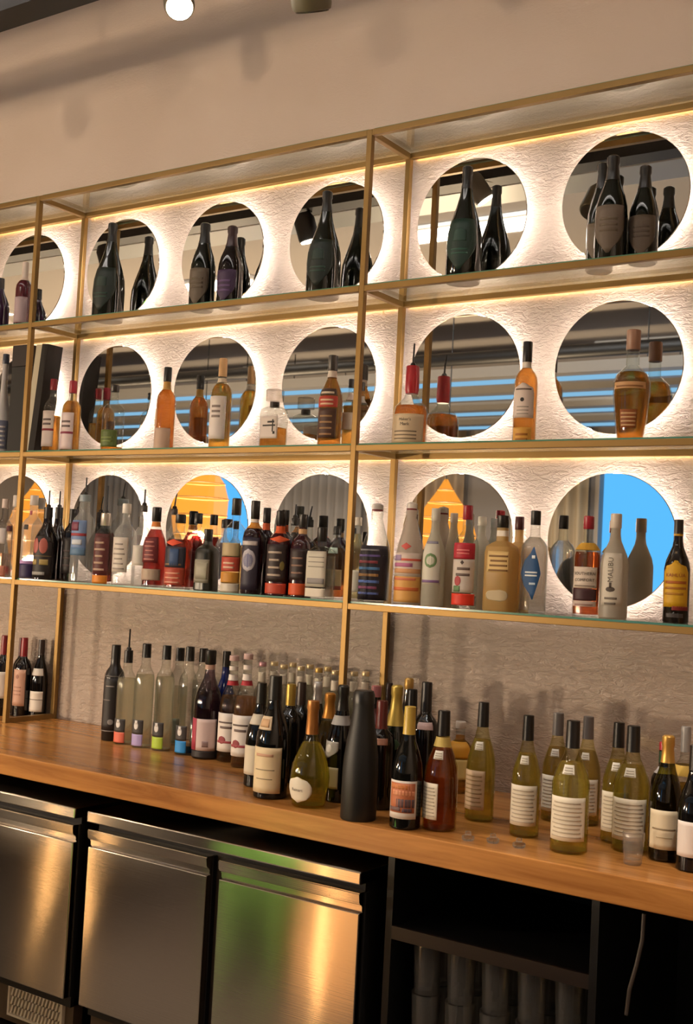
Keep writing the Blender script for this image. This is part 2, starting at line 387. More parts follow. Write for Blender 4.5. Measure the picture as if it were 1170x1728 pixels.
# black open glass rack beside the fridge
rk = thing('glass_rack', 'open black rack of drinking glasses under the right of the counter', 'rack', (2.34, -.70, 0))
g = lambda n, *a: obj(n, B1(*a), BLACK, rk)
g('side_panel', 0, .02, 0, .62, 0, .825); g('side_panel', .575, .595, 0, .62, 0, .825); g('side_panel', 1.60, 1.62, 0, .62, 0, .825)
g('back_panel', .02, 1.60, .60, .62, 0, .825); g('shelf', .02, .575, .01, .6, .612, .634)
obj('shelf_lip', B1(.02, .575, 0, .01, .606, .640), pbr('#2c2019', .45), rk)
g('bottom_shelf', .02, .575, .01, .6, .16, .18); g('bottom_shelf', .595, 1.60, .01, .6, .16, .18)
HG = thin_glass('#eeeeea', '#b8b4ac', .5, .12, .07)
k_ = 0
for iy, y in enumerate((-.62, -.52)):
    for ix in range(5):
        for iz in range(3):
            x = 2.43+ix*.102; z = .18+iz*.142
            o = obj('highball_glass', lathe([(0, .034), (.13, .040), (.1405, .0405), (.1405, .0385), (.012, .032)], 24, top=True), HG, None, True, (x, y, z))
            tag(o, f"clear highball glass, {['bottom', 'middle', 'top'][iz]} of its stack, {['leftmost', 'second', 'third', 'fourth', 'rightmost'][ix]} stack of the {['front', 'rear'][iy]} row in the rack", 'glass', 'highball glasses stacked in the rack'); k_ += 1
cd = bmesh.new(); tube(cd, [(3.03, -.66, .80), (3.03, -.665, .74), (3.02, -.67, .68), (3.005, -.67, .62), (3.0, -.67, .56)], .005, 8)
tag(obj('power_cord', cd, pbr('#5a504a', .5), None, True), 'grey cord hanging in the dark compartment right of the rack', 'cord')
bl = atz(1140, 1722, .52); 
bk = lathe([(0, .06), (.01, .075), (.09, .10), (.095, .10), (.09, .096), (.012, .07)], 28, top=True)
# ------------------------------------------------------------------ small glassware on the counter
P = atz(1068, 1458, .9)
tag(obj('shot_glass', lathe([(0, .020), (.004, .022), (.075, .027), (.077, .026), (.012, .019)], 24), thin_glass('#f8f6f2', '#d8d0c4', .3, .05, .06), None, True, P), 'small clear shot glass standing before the white wine at the counter edge', 'glass')
for px, py, l in [(790, 1418, 'clear glass bottle stopper lying at the counter edge under the pink wine'), (832, 1422, 'clear glass bottle stopper at the counter edge, middle of the three'), (876, 1430, 'clear glass bottle stopper at the counter edge before the list label bottle')]:
    P = atz(px, py, .9); s = obj('glass_stopper', lathe([(0, .013), (.003, .016), (.010, .0165), (.013, .012), (.014, .008), (.022, .0075), (.023, .006)], 20), liquid('#f0ece6', 1.45), None, True, P)
    tag(s, l, 'stopper', 'glass stoppers on the counter edge')
# ------------------------------------------------------------------ box and boards leaning on the middle shelf
z = TOP[2]
def shelf_pt(px, y): return aty(px, 700, y).x
x0, x1 = shelf_pt(18, -.17), shelf_pt(46, -.17)
tt = thing('gift_box', 'tall black gift box standing left of the leaning boards on whisky shelf', 'box', ((x0+x1)/2, -.15, z))
hb = aty(36, 581, -.19).z-z; w2 = (x1-x0)/2
obj('box_body', B1(-w2, w2, -.03, .03, 0, hb*.8, bev=.002), pbr('#120e0d', .7), tt); obj('box_lid', B1(-w2-.001, w2+.001, -.031, .031, hb*.8+.001, hb, bev=.002), pbr('#241814', .7), tt)
def board(label, pxb, pxt, ytop, wpx, colr, edge, y):
    a = aty(pxb, 752, y); b = aty(pxt, ytop, y); L = b.z-z; lean = math.atan2(b.x-a.x, L)
    w_ = metres(wpx, a); t = thing('menu_board', label, 'menu', (a.x, y, z+.0005))
    t.rotation_euler = (0, lean, 0)
    obj('cover', B1(0, w_, -.04, .04, 0, L/math.cos(lean), bev=.001), pbr(colr, .8), t)
    if edge: obj('page_block', B1(-metres(14, a), -.0005, -.039, .039, 0, L/math.cos(lean)-.004), pbr(edge, .7), t)
board('dark bound menu with pale page edge leaning right on the whisky shelf', 60, 84, 583, 15, '#1b1513', '#bdb49c', -.155)
# ------------------------------------------------------------------ lights over the bar
tr = thing('lighting_track', 'long black ceiling track that carries the bar spotlights, seen in the mirrors', 'track', (-1., -1.06, 3.26))
obj('rail', B1(-7, 5.2, -.05, .05, 0, .09), BLACK, tr)
for x in (-5, -2, 1, 4): obj('hanger', B1(x-.006, x+.006, -.006, .006, .09, CEIL-3.26), BLACK, tr)
def spotlight(label, p, d, s, on, colr, cone=95):
    t = thing('spotlight', label, 'spotlight', p, 'spotlights on the bar track')
    q = Vector(d).to_track_quat('-Z', 'Y'); t.rotation_mode = 'QUATERNION'; t.rotation_quaternion = q
    r = s
    obj('lamp_head', lathe([(-.002, r*1.0), (0, r*1.06), (.012, r*1.12), (.10, r*1.12), (.13, r*.8), (.135, r*.3)], 32), pbr(colr, .45), t, True)
    obj('lens', lathe([(-.006, r*.92), (-.0025, r*.95)], 32), emit('#fff0dc', 14. if on else .4) if on else pbr('#4a463f', .15), t, True)
    v = q.inverted() @ (Vector((0, 0, 3.262))-Vector((0, 0, p[2])))
    g = bmesh.new(); tube(g, [(0, 0, .125), q.inverted() @ Vector((0, -1.06-p[1], max(3.262-p[2], .1)))], .009, 8); obj('stem', g, pbr(colr, .45), t, True)
    if on:
        l = bpy.data.lights.new('spot beam', 'SPOT'); l.energy = on; l.color = (1, .86, .70); l.spot_size = math.radians(cone); l.spot_blend = .7; l.shadow_soft_size = r
        lo = bpy.data.objects.new('lamp_beam', l); C.objects.link(lo); lo.parent = t; lo.location = (0, 0, -.02)
sp = aty(303, 12, -1.0); spotlight('lit white spotlight hanging above the shelving', sp, (.45, -.35, -.75), .040, 45, '#6a6458')
sp = aty(527, 16, -1.0); spotlight('unlit olive grey spotlight hanging right of the lit one', sp, (-.15, .45, -.8), .048, 0, '#6a644c')
for x, l in [(-.6, 'black spotlight left of the lit one, seen only in the mirrors'), (-2.4, 'black spotlight farther along the track, seen only in the mirrors'), (3.5, 'black spotlight at the right end of the track, seen only in the mirrors')]:
    spotlight(l, (x, -1.06, 3.12), (.15, -.25, -.9), .045, 80, '#15120f')
spotlight('black spotlight aimed down at the aisle, just beyond the left picture edge', (.72, -1.06, 3.12), (.19, -.27, -.94), .045, 1700, '#15120f', 42)  # extra head added to brighten the bin for its door reflection
ct = thing('cable_tray', 'pale perforated cable tray running along behind the track, seen in the mirrors', 'tray', (0, -1.5, 3.36))
g = bmesh.new(); box(g, -7, 5.2, -.11, .11, 0, .004); box(g, -7, 5.2, -.11, -.106, .004, .05); box(g, -7, 5.2, .106, .11, .004, .05)
obj('tray_body', g, pbr('#c9cfd2', .4, .3), ct)
for x in (-6, -3, 0, 3): obj('hanger', B1(x-.005, x+.005, -.005, .005, .004, CEIL-3.36), BLACK, ct)
# black beam, ducts and pendant lights in the room behind
tag(obj('ceiling_pipe', (lambda g: tube(g, [(-11.9, -6.06, 3.57), (5.4, -6.06, 3.57)], .06, 12))(bmesh.new()), BLACK, None, True), 'black pipe crossing the room under the grey ceiling, seen in the mirrors', 'pipe')
for i, (y, l) in enumerate([(-7.6, 'first'), (-8.55, 'second'), (-9.7, 'third'), (-10.9, 'fourth')]):
    t = thing('ceiling_light', f'long hanging light trough with cool blue diffuser, {l} from the bar, seen in the mirrors', 'light', (-3, y, 3.62), 'blue light troughs across the room')
    obj('housing', B1(-8.5, 7.5, -.28, .28, .012, .12), pbr('#77746f', .5), t)
    obj('diffuser', B1(-8.4, 7.4, -.10, .10, 0, .011), emit('#8fc8ee', .5), t)
    for x in (-7, -2, 3): obj('hanger', B1(x-.005, x+.005, -.005, .005, .12, CEIL-3.62), BLACK, t)
def shade_mat(col, st):
    m, nt, out = new_mat('lantern paper')
    e = N(nt, 'ShaderNodeEmission', Strength=st); e.inputs[0].default_value = lin(col)
    t = nt.nodes.new('ShaderNodeBsdfTransparent'); t.inputs[0].default_value = (1, .9, .75, 1)
    mx = N(nt, 'ShaderNodeMixShader'); mx.inputs[0].default_value = .6
    nt.links.new(t.outputs[0], mx.inputs[1]); nt.links.new(e.outputs[0], mx.inputs[2]); nt.links.new(mx.outputs[0], out.inputs[0]); return m
LAN = [aty(338, 900, 6.0), aty(752, 900, 6.0), aty(60, 900, 6.0)]
for i, (p, topz) in enumerate(zip(LAN, (2.78, 2.46, 2.44))):
    t = thing('pendant_lantern', ['large glowing ribbed lantern reflected in the third column mirror', 'glowing dome lantern reflected behind the frosted bottles', 'glowing dome lantern reflected by the left post'][i], 'lantern', (p.x, -6.06, topz), 'orange lanterns in the room')
    R_ = .30
    prof = [(-1.05, R_*.70), (-.9, R_*.88), (-.7, R_*.98), (-.52, R_), (-.36, R_*.84), (-.22, R_*.52), (-.10, R_*.24), (0, R_*.05)]
    obj('shade', lathe(prof, 40, bottom=False), shade_mat('#f29a34', .95 if i == 0 else .75), t, True)
    for z_, r_ in prof[1:7]:
        g = bmesh.new(); tube(g, [(r_*1.005*math.cos(a), r_*1.005*math.sin(a), z_) for a in [2*PI*k/36 for k in range(37)]], .006, 6); obj('hoop', g, pbr('#8a5a24', .6), t, True)
    g = bmesh.new(); tube(g, [(0, 0, -.02), (0, 0, CEIL-topz)], .006, 6); obj('cord', g, BLACK, t, True)
    l = bpy.data.lights.new('lantern glow', 'POINT'); l.energy = 470; l.color = (1, .82, .62); l.shadow_soft_size = .12
    lo = bpy.data.objects.new('glow', l); C.objects.link(lo); lo.parent = t; lo.location = (0, 0, -1.0)
# customer side of the bar behind the camera's view: low bar front, with bin, carton and tubes added for the door reflections
tag(obj('bar_counter', (lambda g: (box(g, -3, 5.2, -3.15, -2.62, 0, .98), box(g, -3.1, 5.3, -3.2, -2.58, .981, 1.02), g)[2])(bmesh.new()), pbr('#2a2018', .5)), 'brown bar counter facing the fridges, reflected in their doors', 'counter')
tag(obj('storage_bin', lathe([(0, .150), (.01, .158), (.50, .185), (.505, .195), (.54, .195), (.54, .186), (.53, .18), (.02, .15)], 40, sup=5, asp=1.1), pbr('#73ab50', .5), None, True, (1.175, -1.9, 0)), 'green plastic bin on the floor of the aisle, reflected in the right fridge door', 'bin')  # unseen bin, added so the fridge door reflects green
cb = thing('carton', 'brown cardboard carton on the floor of the aisle, reflected in the right fridge door', 'box', (1.57, -1.9, 0))  # unseen carton, added so the fridge door reflects tan
obj('carton_body', B1(-.19, .19, -.17, .17, 0, .50, bev=.003), pbr('#c39a6a', .8), cb)
for sgn in (-1, 1): obj('flap', B1(-.188, .188, min(.002*sgn, .17*sgn), max(.002*sgn, .17*sgn), .501, .505), pbr('#b98f60', .8), cb)
for x, l in ((1.57, 'in front of the carton'), (.38, 'middle of the three'), (.13, 'farthest along the aisle')):  # unseen tubes, added to put warm streaks in the fridge doors
    t = thing('tube_lamp', 'short warm tube lamp on the aisle floor, ' + l, 'lamp', (x, -1.64, 0), 'tube lamps on the aisle floor')
    obj('base', lathe([(0, .05), (.012, .05), (.018, .02), (.03, .013)], 20), BLACK, t, True); obj('tube', lathe([(.03, .007), (.50, .007), (.506, .005)], 16), emit('#ffc680', 7.5), t, True)
# warm linear lamps added over the bar as fill for the bottle fronts
for i, (x0, x1, y, zz, e) in enumerate([(-1.2, .6, -2.6, 4.0, 2.2), (1.6, 3.4, -2.6, 4.0, 2.2)]):
    t = thing('linear_pendant', ['warm linear lamp over the left half of the bar, above the picture', 'warm linear lamp over the right half of the bar, above the picture'][i], 'lamp', ((x0+x1)/2, y, zz), 'linear lamps over the bar')
    L = (x1-x0)/2
    obj('housing', B1(-L, L, -.05, .05, .012, .07), BLACK, t); obj('diffuser', B1(-L+.01, L-.01, -.045, .045, 0, .011), emit('#ffc98c', e), t)
    for x in (-L+.1, L-.1): obj('hanger', B1(x-.004, x+.004, -.004, .004, .07, CEIL-zz), BLACK, t)
# the world: faint warm ambient fill added from all sides
w = bpy.data.worlds.new('World'); bpy.context.scene.world = w; w.use_nodes = True
w.node_tree.nodes['Background'].inputs[0].default_value = (1, .8, .6, 1); w.node_tree.nodes['Background'].inputs[1].default_value = .05
# room fill: unseen area light added to wash the upper wall, then ceiling panels
def area(name, loc, rot, sx, sy, e, c):
    l = bpy.data.lights.new(name, 'AREA'); l.shape = 'RECTANGLE'; l.size = sx; l.size_y = sy; l.energy = e; l.color = c
    o = bpy.data.objects.new(name, l); C.objects.link(o); o.location = loc; o.rotation_euler = rot; return o
area('ceiling_wash', (1.6, -1.75, 4.27), (math.radians(-62), 0, 0), 6, .4, 430, (1, 1, 1))
for i, (x, y, l) in enumerate([(-.4, -4.6, 'nearest to the bar mirrors'), (-3.6, -5.2, 'over the first tables'), (-7.2, -5.2, 'farther left'), (2.6, -5.2, 'over the right hand tables'), (-5.6, -9.2, 'far back'), (-.5, -9.2, 'far back on the window side')]):
    t = thing('ceiling_panel', 'warm white ceiling light panel ' + l + ', seen in the mirrors', 'light', (x, y, CEIL-.002), 'ceiling light panels')
    obj('frame', B1(-.64, .64, -.19, .19, -.03, 0), pbr('#b8b0a4', .5), t); obj('diffuser', B1(-.6, .6, -.15, .15, -.034, -.0305), emit('#fff0dc', 9.), t)

# ------------------------------------------------------------------ camera and view
cd = bpy.data.cameras.new('Camera'); cam = bpy.data.objects.new('Camera', cd); C.objects.link(cam)
cam.matrix_world = Matrix(((RT.x, UP.x, -FW.x, CAM.x), (RT.y, UP.y, -FW.y, CAM.y), (RT.z, UP.z, -FW.z, CAM.z), (0, 0, 0, 1)))
cd.sensor_fit = 'VERTICAL'; cd.sensor_height = 36; cd.sensor_width = 24.375; cd.lens = FPX/1728*36; cd.clip_start = .05
sc = bpy.context.scene; sc.camera = cam
vs = sc.view_settings; vs.view_transform = 'Standard'; vs.look = 'None'; vs.gamma = 1; vs.exposure = 1.08
cy = sc.cycles; cy.max_bounces = 14; cy.transmission_bounces = 12; cy.glossy_bounces = 6; cy.diffuse_bounces = 5; cy.transparent_max_bounces = 24
cy.use_denoising = True; cy.sample_clamp_indirect = 4; cy.caustics_refractive = False; cy.caustics_reflective = False
# ------------------------------------------------------------------ bottles
PROF = {
 'bord': [(0, .9), (.012, 1), (.60, 1), (.655, .94), (.70, .74), (.735, .47), (.765, .39), (.985, .37), (1, .35)],
 'burg': [(0, .9), (.012, 1), (.43, 1), (.53, .94), (.63, .73), (.71, .5), (.78, .39), (.93, .36), (1, .35)],
 'champ': [(0, .9), (.012, 1), (.42, 1), (.52, .96), (.62, .80), (.72, .55), (.80, .41), (.90, .34), (.925, .39), (.985, .38), (1, .30)],
 'dom': [(0, .95), (.01, 1), (.30, 1), (.42, .95), (.53, .78), (.64, .55), (.74, .38), (.84, .28), (.92, .25), (.935, .29), (.99, .28), (1, .22)],
 'spirit': [(0, .94), (.01, 1), (.60, 1), (.655, .93), (.70, .72), (.735, .45), (.76, .37), (.87, .35), (1, .34)],
 'sloped': [(0, .94), (.01, 1), (.52, 1), (.60, .88), (.68, .62), (.74, .43), (.80, .36), (1, .34)],
 'squat': [(0, .94), (.02, 1), (.42, 1), (.49, .92), (.55, .68), (.60, .44), (.66, .36), (.8, .34), (1, .33)],
 'decanter': [(0, .95), (.015, 1), (.60, 1), (.67, .93), (.71, .6), (.73, .36), (.80, .34), (1, .34)],
 'swing': [(0, .93), (.01, 1), (.47, 1), (.58, .88), (.74, .56), (.85, .37), (.93, .36), (1, .36)],
 'tear': [(0, .78), (.012, .84), (.17, .98), (.28, 1), (.40, .92), (.51, .70), (.60, .46), (.68, .31), (.9, .27), (.93, .31), (1, .28)],
 'angel': [(0, .62), (.01, .70), (.2, .86), (.42, 1), (.53, 1), (.60, .86), (.645, .56), (.68, .36), (1, .31)],
 'slim': [(0, .94), (.01, 1), (.66, 1), (.72, .87), (.765, .58), (.80, .47), (1, .43)],
 'matte': [(0, .95), (.012, 1), (.36, 1), (.48, .96), (.62, .84), (.74, .68), (.84, .60), (.97, .58), (1, .50)],
 'ceramic': [(0, .8), (.02, 1), (.30, 1), (.40, .8), (.50, .48), (.62, .30), (.78, .26), (1, .24)],
}
INK = '#2a2422'
def lines(n, v0, v1, col=INK, u=.72, th=.45, rag=0):
    out = []; st = (v1-v0)/n
    for i in range(n):
        w = u*(1-rag*((i*7) % 3)/3); out.append(('bar', -w, w, v0+st*i, v0+st*(i+th), col))
    return out
def bottle(name, label, row, px, ytop, w, ptype, body, cap=None, lab=(), y=None, b=None, spout=None, bands=(), ph=12, sup=2., asp=1., group=None, z0=None, cat='bottle'):
    zb = TOP[row] if z0 is None else z0
    if b is not None:
        P = atz(px, b, zb); R = metres(w, P)/2
        h = Vector((P.x-CAM.x, P.y-CAM.y, 0)).normalized(); P = P+h*R*asp
        pxt = px+.054*(b-ytop)
    else:
        lo, hi = -800., 2600.
        for _ in range(50):
            md = (lo+hi)/2
            if aty(px, md, y).z > zb+.09: lo = md
            else: hi = md
        P = aty(px, lo, y); R = metres(w, P)/2; pxt = px+.054*max(lo-ytop, 0)
    if label in ADJ: P = Vector((*ADJ[label], zb))
    H = aty(pxt, ytop, P.y).z-zb
    t = thing(name, label, cat, (P.x, P.y, zb), group)
    prof = [(z*H, r*R) for z, r in PROF[ptype]]
    zc = (cap[1] if cap else 1)*H
    body_prof = [p for p in prof if p[0] < zc-.001]+[(zc, interp(prof, zc))]
    kind = body[0]
    if kind == 'op':
        obj('glass_body', lathe(body_prof, sup=sup, asp=asp), pbr(body[1], body[2] if len(body) > 2 else .07), t, True)
    elif kind == 'fro':
        obj('glass_body', lathe(body_prof, sup=sup, asp=asp), frosted(body[1]), t, True)
    elif kind == 'clr':
        obj('glass_body', lathe(body_prof, sup=sup, asp=asp), thin_glass('#fbfbfa', '#d8d8d4', .45, .05, .20), t, True)
    else:
        obj('glass_body', lathe(body_prof, sup=sup, asp=asp), thin_glass(*(body[3:] or ())), t, True)
        zf = min(body[2]*H, zc-.004)
        lq = [(max(z, .007), r*.93) for z, r in prof if z < zf-.001]+[(zf, interp(prof, zf)*.93)]
        obj('liquid', lathe(lq, sup=sup, asp=asp), liquid(body[1]), t, True)
    if cap:
        col, _, ck = cap[0], cap[1], cap[2] if len(cap) > 2 else 'foil'
        rn = interp(prof, zc)
        m = pbr(col, .35, .55 if ck in ('metal', 'foilm') else 0)
        if ck in ('foil', 'foilm'):
            cp = [(zc, rn*1.04)]+[(z, r*1.05) for z, r in prof if z > zc+.002]
            cp[-1:] = [(H-.001, cp[-1][1]), (H, cp[-1][1]*.9)]
            obj('capsule', lathe(cp, 20), m, t, True)
        elif ck == 'wax':
            cp = [(zc-.012, rn*1.02), (zc, rn*1.16), (H-.003, rn*1.12), (H, rn)]
            obj('wax_seal', lathe(cp, 20), pbr(col, .3), t, True)
        elif ck == 'stopper':
            obj('stopper', lathe([(zc, rn*.9), (zc+.008, rn*.9), (zc+.009, rn*1.7), (H-.003, rn*1.75), (H, rn*1.6)], 24, sup=4), thin_glass('#f4f2ee', '#b8b4ae'), t, True)
            obj('stopper_collar', lathe([(zc-.012, rn*1.1), (zc+.007, rn*1.1)], 20), pbr('#2b211c', .4), t, True)
        elif ck == 'swing':
            obj('stopper', lathe([(zc, rn*.9), (zc+.004, rn*1.05), (H-.004, rn*1.0), (H, rn*.7)], 20), pbr('#e9e4de', .3), t, True)
            g = bmesh.new(); tube(g, [(rn*1.1, 0, zc-.03), (rn*1.25, 0, zc-.012), (rn*1.15, 0, H-.004), (0, 0, H+.002), (-rn*1.15, 0, H-.004), (-rn*1.25, 0, zc-.012), (-rn*1.1, 0, zc-.03)], .0012, 6)
            obj('wire_bail', g, pbr('#a8a29a', .3, 1), t, True)
            obj('gasket', lathe([(zc-.002, rn*1.02), (zc+.004, rn*1.02)], 18), pbr('#7c1f22', .5), t, True)
        else:
            obj('cap', lathe([(zc, rn*1.1), (zc+.001, rn*1.14), (H-.002, rn*1.12), (H, rn*1.0)], 20), m, t, True)
    for z0_, z1_, bc in bands:
        bp = [(z0_*H, interp(prof, z0_*H)*1.03)]+[(z, r*1.03) for z, r in prof if z0_*H < z < z1_*H]+[(z1_*H, interp(prof, z1_*H)*1.03)]
        obj('neck_band', lathe(bp, 24, sup, asp, False, False), paper(bc), t, True)
    if spout:
        zs = aty(pxt+.054*10, spout, P.y).z-zb; bm = bmesh.new()
        lathe([(H-.004, .009), (H+.006, .0095), (H+.011, .006)], 14, bm=bm)
        tube(bm, [(0, 0, H+.01), (.001, -.001, (H+zs)/2), (.004, -.004, zs)], [.0036, .0032, .0028], 8)
        obj('pour_spout', bm, pbr('#17130f', .35), t, True)
    for L in lab:
        l0, l1, col = L[0]*H, L[1]*H, L[2]
        ah = math.radians(L[3] if len(L) > 3 else 60); shape = L[4] if len(L) > 4 else 'rect'; ex = L[5] if len(L) > 5 else ()
        ac = math.radians(-90+(L[6] if len(L) > 6 else ph))
        lo = obj('label', patch(bmesh.new(), prof, l0, l1, ac-ah, ac+ah, .0009, sup, asp, shape), paper(col), t, 'keep')
        by = {}
        for e in ex:
            if e[0] == 'bar':
                _, u0, u1, v0, v1, c = e
                bm = by.setdefault(c, bmesh.new()); patch(bm, prof, l0+(l1-l0)*v0, l0+(l1-l0)*v1, ac+ah*u0, ac+ah*u1, .0016, sup, asp, nz=3, na=8)
            elif e[0] in ('oval', 'arch', 'shield', 'diamond'):
                _, u0, u1, v0, v1, c = e
                bm = by.setdefault(c, bmesh.new()); patch(bm, prof, l0+(l1-l0)*v0, l0+(l1-l0)*v1, ac+ah*u0, ac+ah*u1, .0014, sup, asp, e[0], 10, 10)
            else:
                _, s, v, sz, c = e[:5]
                obj('lettering', text_on(s, prof, l0+(l1-l0)*v, sz, ac+ah*(e[5] if len(e) > 5 else 0), .0022, sup, asp, e[0] == 'vtxt'), paper(c), lo, 'keep')
        for c, bm in by.items(): obj('print', bm, paper(c), lo, 'keep')
    return t

BK = '#15110f'; CREAM = '#e2d6bf'; WHT = '#e8e2da'
# ---- top glass shelf: champagne
g1 = 'bottles on the upper champagne shelf'
DG = ('op', '#0e130d', .06)
bottle('wine_bottle', 'dark purple bottle cut by the picture edge on the champagne shelf', 1, -2, 470, 34, 'burg', ('op', '#2a1430'), (BK, .8), y=-.15, group=g1)
bottle('wine_bottle', 'dark rose wine bottle with pale capsule and mauve label on champagne shelf', 1, 39, 443, 28, 'bord', ('op', '#4a0f1c', .08), ('#d8c8bd', .72), [(.08, .46, '#a9949a', 66)], y=-.17, group=g1)
bottle('champagne_bottle', 'leftmost tall green magnum beside the left rear post on champagne shelf', 1, 183, 377, 53, 'dom', DG, ('#100f0d', .80), [(.08, .52, '#0b1c15', 58, 'shield', lines(2, .3, .45, '#1c3a2e', .5)+[('arch', -.4, .4, .55, .8, '#132b22')])], y=-.15, group=g1)
bottle('champagne_bottle', 'green champagne bottle with beige shield label at the second mirror', 1, 341, 377, 43, 'champ', DG, ('#121110', .76), [(.05, .46, '#5f5345', 58, 'shield', lines(3, .45, .8, '#5d5040', .55))], y=-.15, group=g1)
bottle('champagne_bottle', 'dark champagne bottle with purple label next to the beige shielded one', 1, 388, 382, 43, 'champ', ('op', '#120c0e', .06), ('#2e1416', .74), [(.06, .44, '#3c2748', 55, 'shield', lines(3, .3, .75, '#5d4470', .6))], y=-.15, group=g1)
bottle('champagne_bottle', 'green magnum at the third mirror, left of the middle post', 1, 546, 323, 58, 'dom', DG, ('#12110f', .80), [(.08, .52, '#0b1c15', 58, 'shield', lines(2, .3, .45, '#1c3a2e', .5)+[('arch', -.4, .4, .55, .8, '#132b22')])], y=-.15, group=g1)
bottle('champagne_bottle', 'tall magnum with emerald shield label, first right of the middle post', 1, 783, 281, 60, 'dom', DG, ('#12110f', .80), [(.08, .52, '#0c2c21', 58, 'shield', lines(2, .3, .45, '#1f4a3a', .5)+[('arch', -.4, .4, .55, .8, '#15382c')])], y=-.15, group=g1)
bottle('champagne_bottle', 'dark champagne bottle half hidden behind the beige shielded one at right', 1, 1013, 275, 46, 'champ', DG, ('#12110f', .76), [(.05, .42, '#6a5c4a', 55, 'shield')], y=-.11, group=g1)
bottle('champagne_bottle', 'champagne bottle with large beige shield label, tallest by the rightmost mirror', 1, 1038, 262, 54, 'champ', DG, ('#171411', .76), [(.05, .50, '#64574a', 60, 'shield', lines(3, .45, .8, '#5d5040', .55))], y=-.19, group=g1)
bottle('champagne_bottle', 'rightmost champagne bottle with brown shield label on the upper shelf', 1, 1086, 280, 50, 'champ', DG, ('#171411', .76), [(.05, .46, '#55483a', 58, 'shield', lines(3, .45, .8, '#4d4034', .55))], y=-.15, group=g1)

# ---- middle shelf: whiskies
g2 = 'bottles on the middle whisky shelf'
AMB = '#e8953a'; DAMB = '#c9662a'
bottle('ceramic_bottle', 'white ceramic bottle with blue painted pattern at the left picture edge', 2, 2, 598, 40, 'ceramic', ('op', '#b9b6ba', .25), ('#3a4054', .9, 'cap'), [(.05, .33, '#6a6f86', 70, 'rect', lines(5, .1, .9, '#d8d6da', .8, .4))], y=-.15, group=g2, cat='bottle')
bottle('whisky_bottle', 'amber whisky bottle with red cap beside the dark leaning board', 2, 86, 640, 29, 'spirit', ('liq', '#f0a040', .5), ('#8e1c2a', .85, 'cap'), [(.08, .56, '#e4d5cf', 52, 'rect', [('bar', -1, 1, .44, .5, '#8a2a35')]+lines(2, .6, .85, '#6a5a58', .6))], y=-.17, group=g2)
bottle('whisky_bottle', 'amber whisky bottle with red cap standing in front of the left rear post', 2, 119, 643, 32, 'spirit', ('liq', '#f2a63c', .72), ('#a02030', .83, 'cap'), [(.05, .55, '#e2cfcf', 50, 'rect', [('bar', -1, 1, .42, .48, '#8a2a45')]+lines(2, .6, .85, '#6a5a58', .6))], y=-.14, group=g2)
bottle('gin_bottle', 'clear round shouldered bottle with green label and an inch of amber', 2, 190, 650, 37, 'spirit', ('liq', '#f2a030', .08), ('#2a2522', .9, 'cap'), [(.07, .32, '#56662a', 60, 'rect', lines(2, .3, .7, '#7d8b4a', .6))], y=-.15, group=g2)
bottle('whisky_bottle', 'deep amber whisky bottle with black cap and gold neck between first and second mirrors', 2, 278, 620, 33, 'spirit', ('liq', '#d9772b', .78), (BK, .83, 'cap'), [(.0, .27, '#c5a792', 66), (.27, .50, '#c8a183', 26, 'rect', (), -40)], y=-.14, bands=[(.73, .825, '#c79a4c')], group=g2)
bottle('whisky_bottle', 'tall golden whisky bottle with tan capsule and large white label', 2, 371, 605, 36, 'bord', ('liq', '#efa836', .72), ('#c9a070', .8), [(.12, .58, '#e6dcd8', 56, 'rect', lines(3, .5, .85, '#8a7c78', .45))], y=-.13, bands=[(.735, .78, '#d8cbb6')], group=g2)
bottle('whisky_bottle', 'short square decanter of amber whisky with glass stopper and stag label', 2, 462, 658, 42, 'decanter', ('liq', '#e89a3c', .36), ('#efe9e2', .76, 'stopper'), [(.17, .54, '#ddd0c8', 40, 'rect', [('bar', -.1, .05, .3, .85, INK), ('bar', -.5, .4, .55, .62, INK), ('bar', -.3, .2, .7, .78, INK), ('bar', .0, .35, .2, .32, INK)])], y=-.14, sup=5., asp=.8, group=g2)
bottle('whisky_bottle', 'amber whisky bottle with slanted red and black label near the middle post', 2, 557, 600, 41, 'sloped', ('liq', '#dd8a30', .80), ('#3a342f', .83, 'cap'), [(.10, .42, '#4a2c1e', 52, 'rect', lines(4, .1, .9, '#a07a50', .6, .3)), (.43, .55, '#b03a2a', 56, 'rect', lines(2, .2, .9, '#e0c0a0', .6)), (.56, .63, '#3a2620', 54, 'rect', lines(1, .2, .9, '#d8c8b0', .7))], y=-.14, bands=[(.76, .83, '#d9cdc0')], group=g2)
bottle('whisky_bottle', 'slim amber bottle with cream label tucked behind the middle front post', 2, 590, 640, 26, 'spirit', ('liq', '#c98a35', .62), ('#2a2420', .88, 'cap'), [(.28, .52, '#cdb9a4', 56)], y=-.08, bands=[(.70, .80, '#d9cdc0')], group=g2)
bottle('bourbon_bottle', 'squat bourbon bottle with dripping red wax neck, cream label and pour spout', 2, 693, 618, 58, 'squat', ('liq', '#d97a2c', .50), ('#b01e26', .70, 'wax'), [(.03, .385, '#d3bd9c', 68, 'rect', [('txt', "Maker's", .8, .013, INK), ('txt', 'Mark', .64, .015, INK)]+lines(3, .12, .5, '#7c6a54', .6, .35))], y=-.15, spout=580, group=g2)
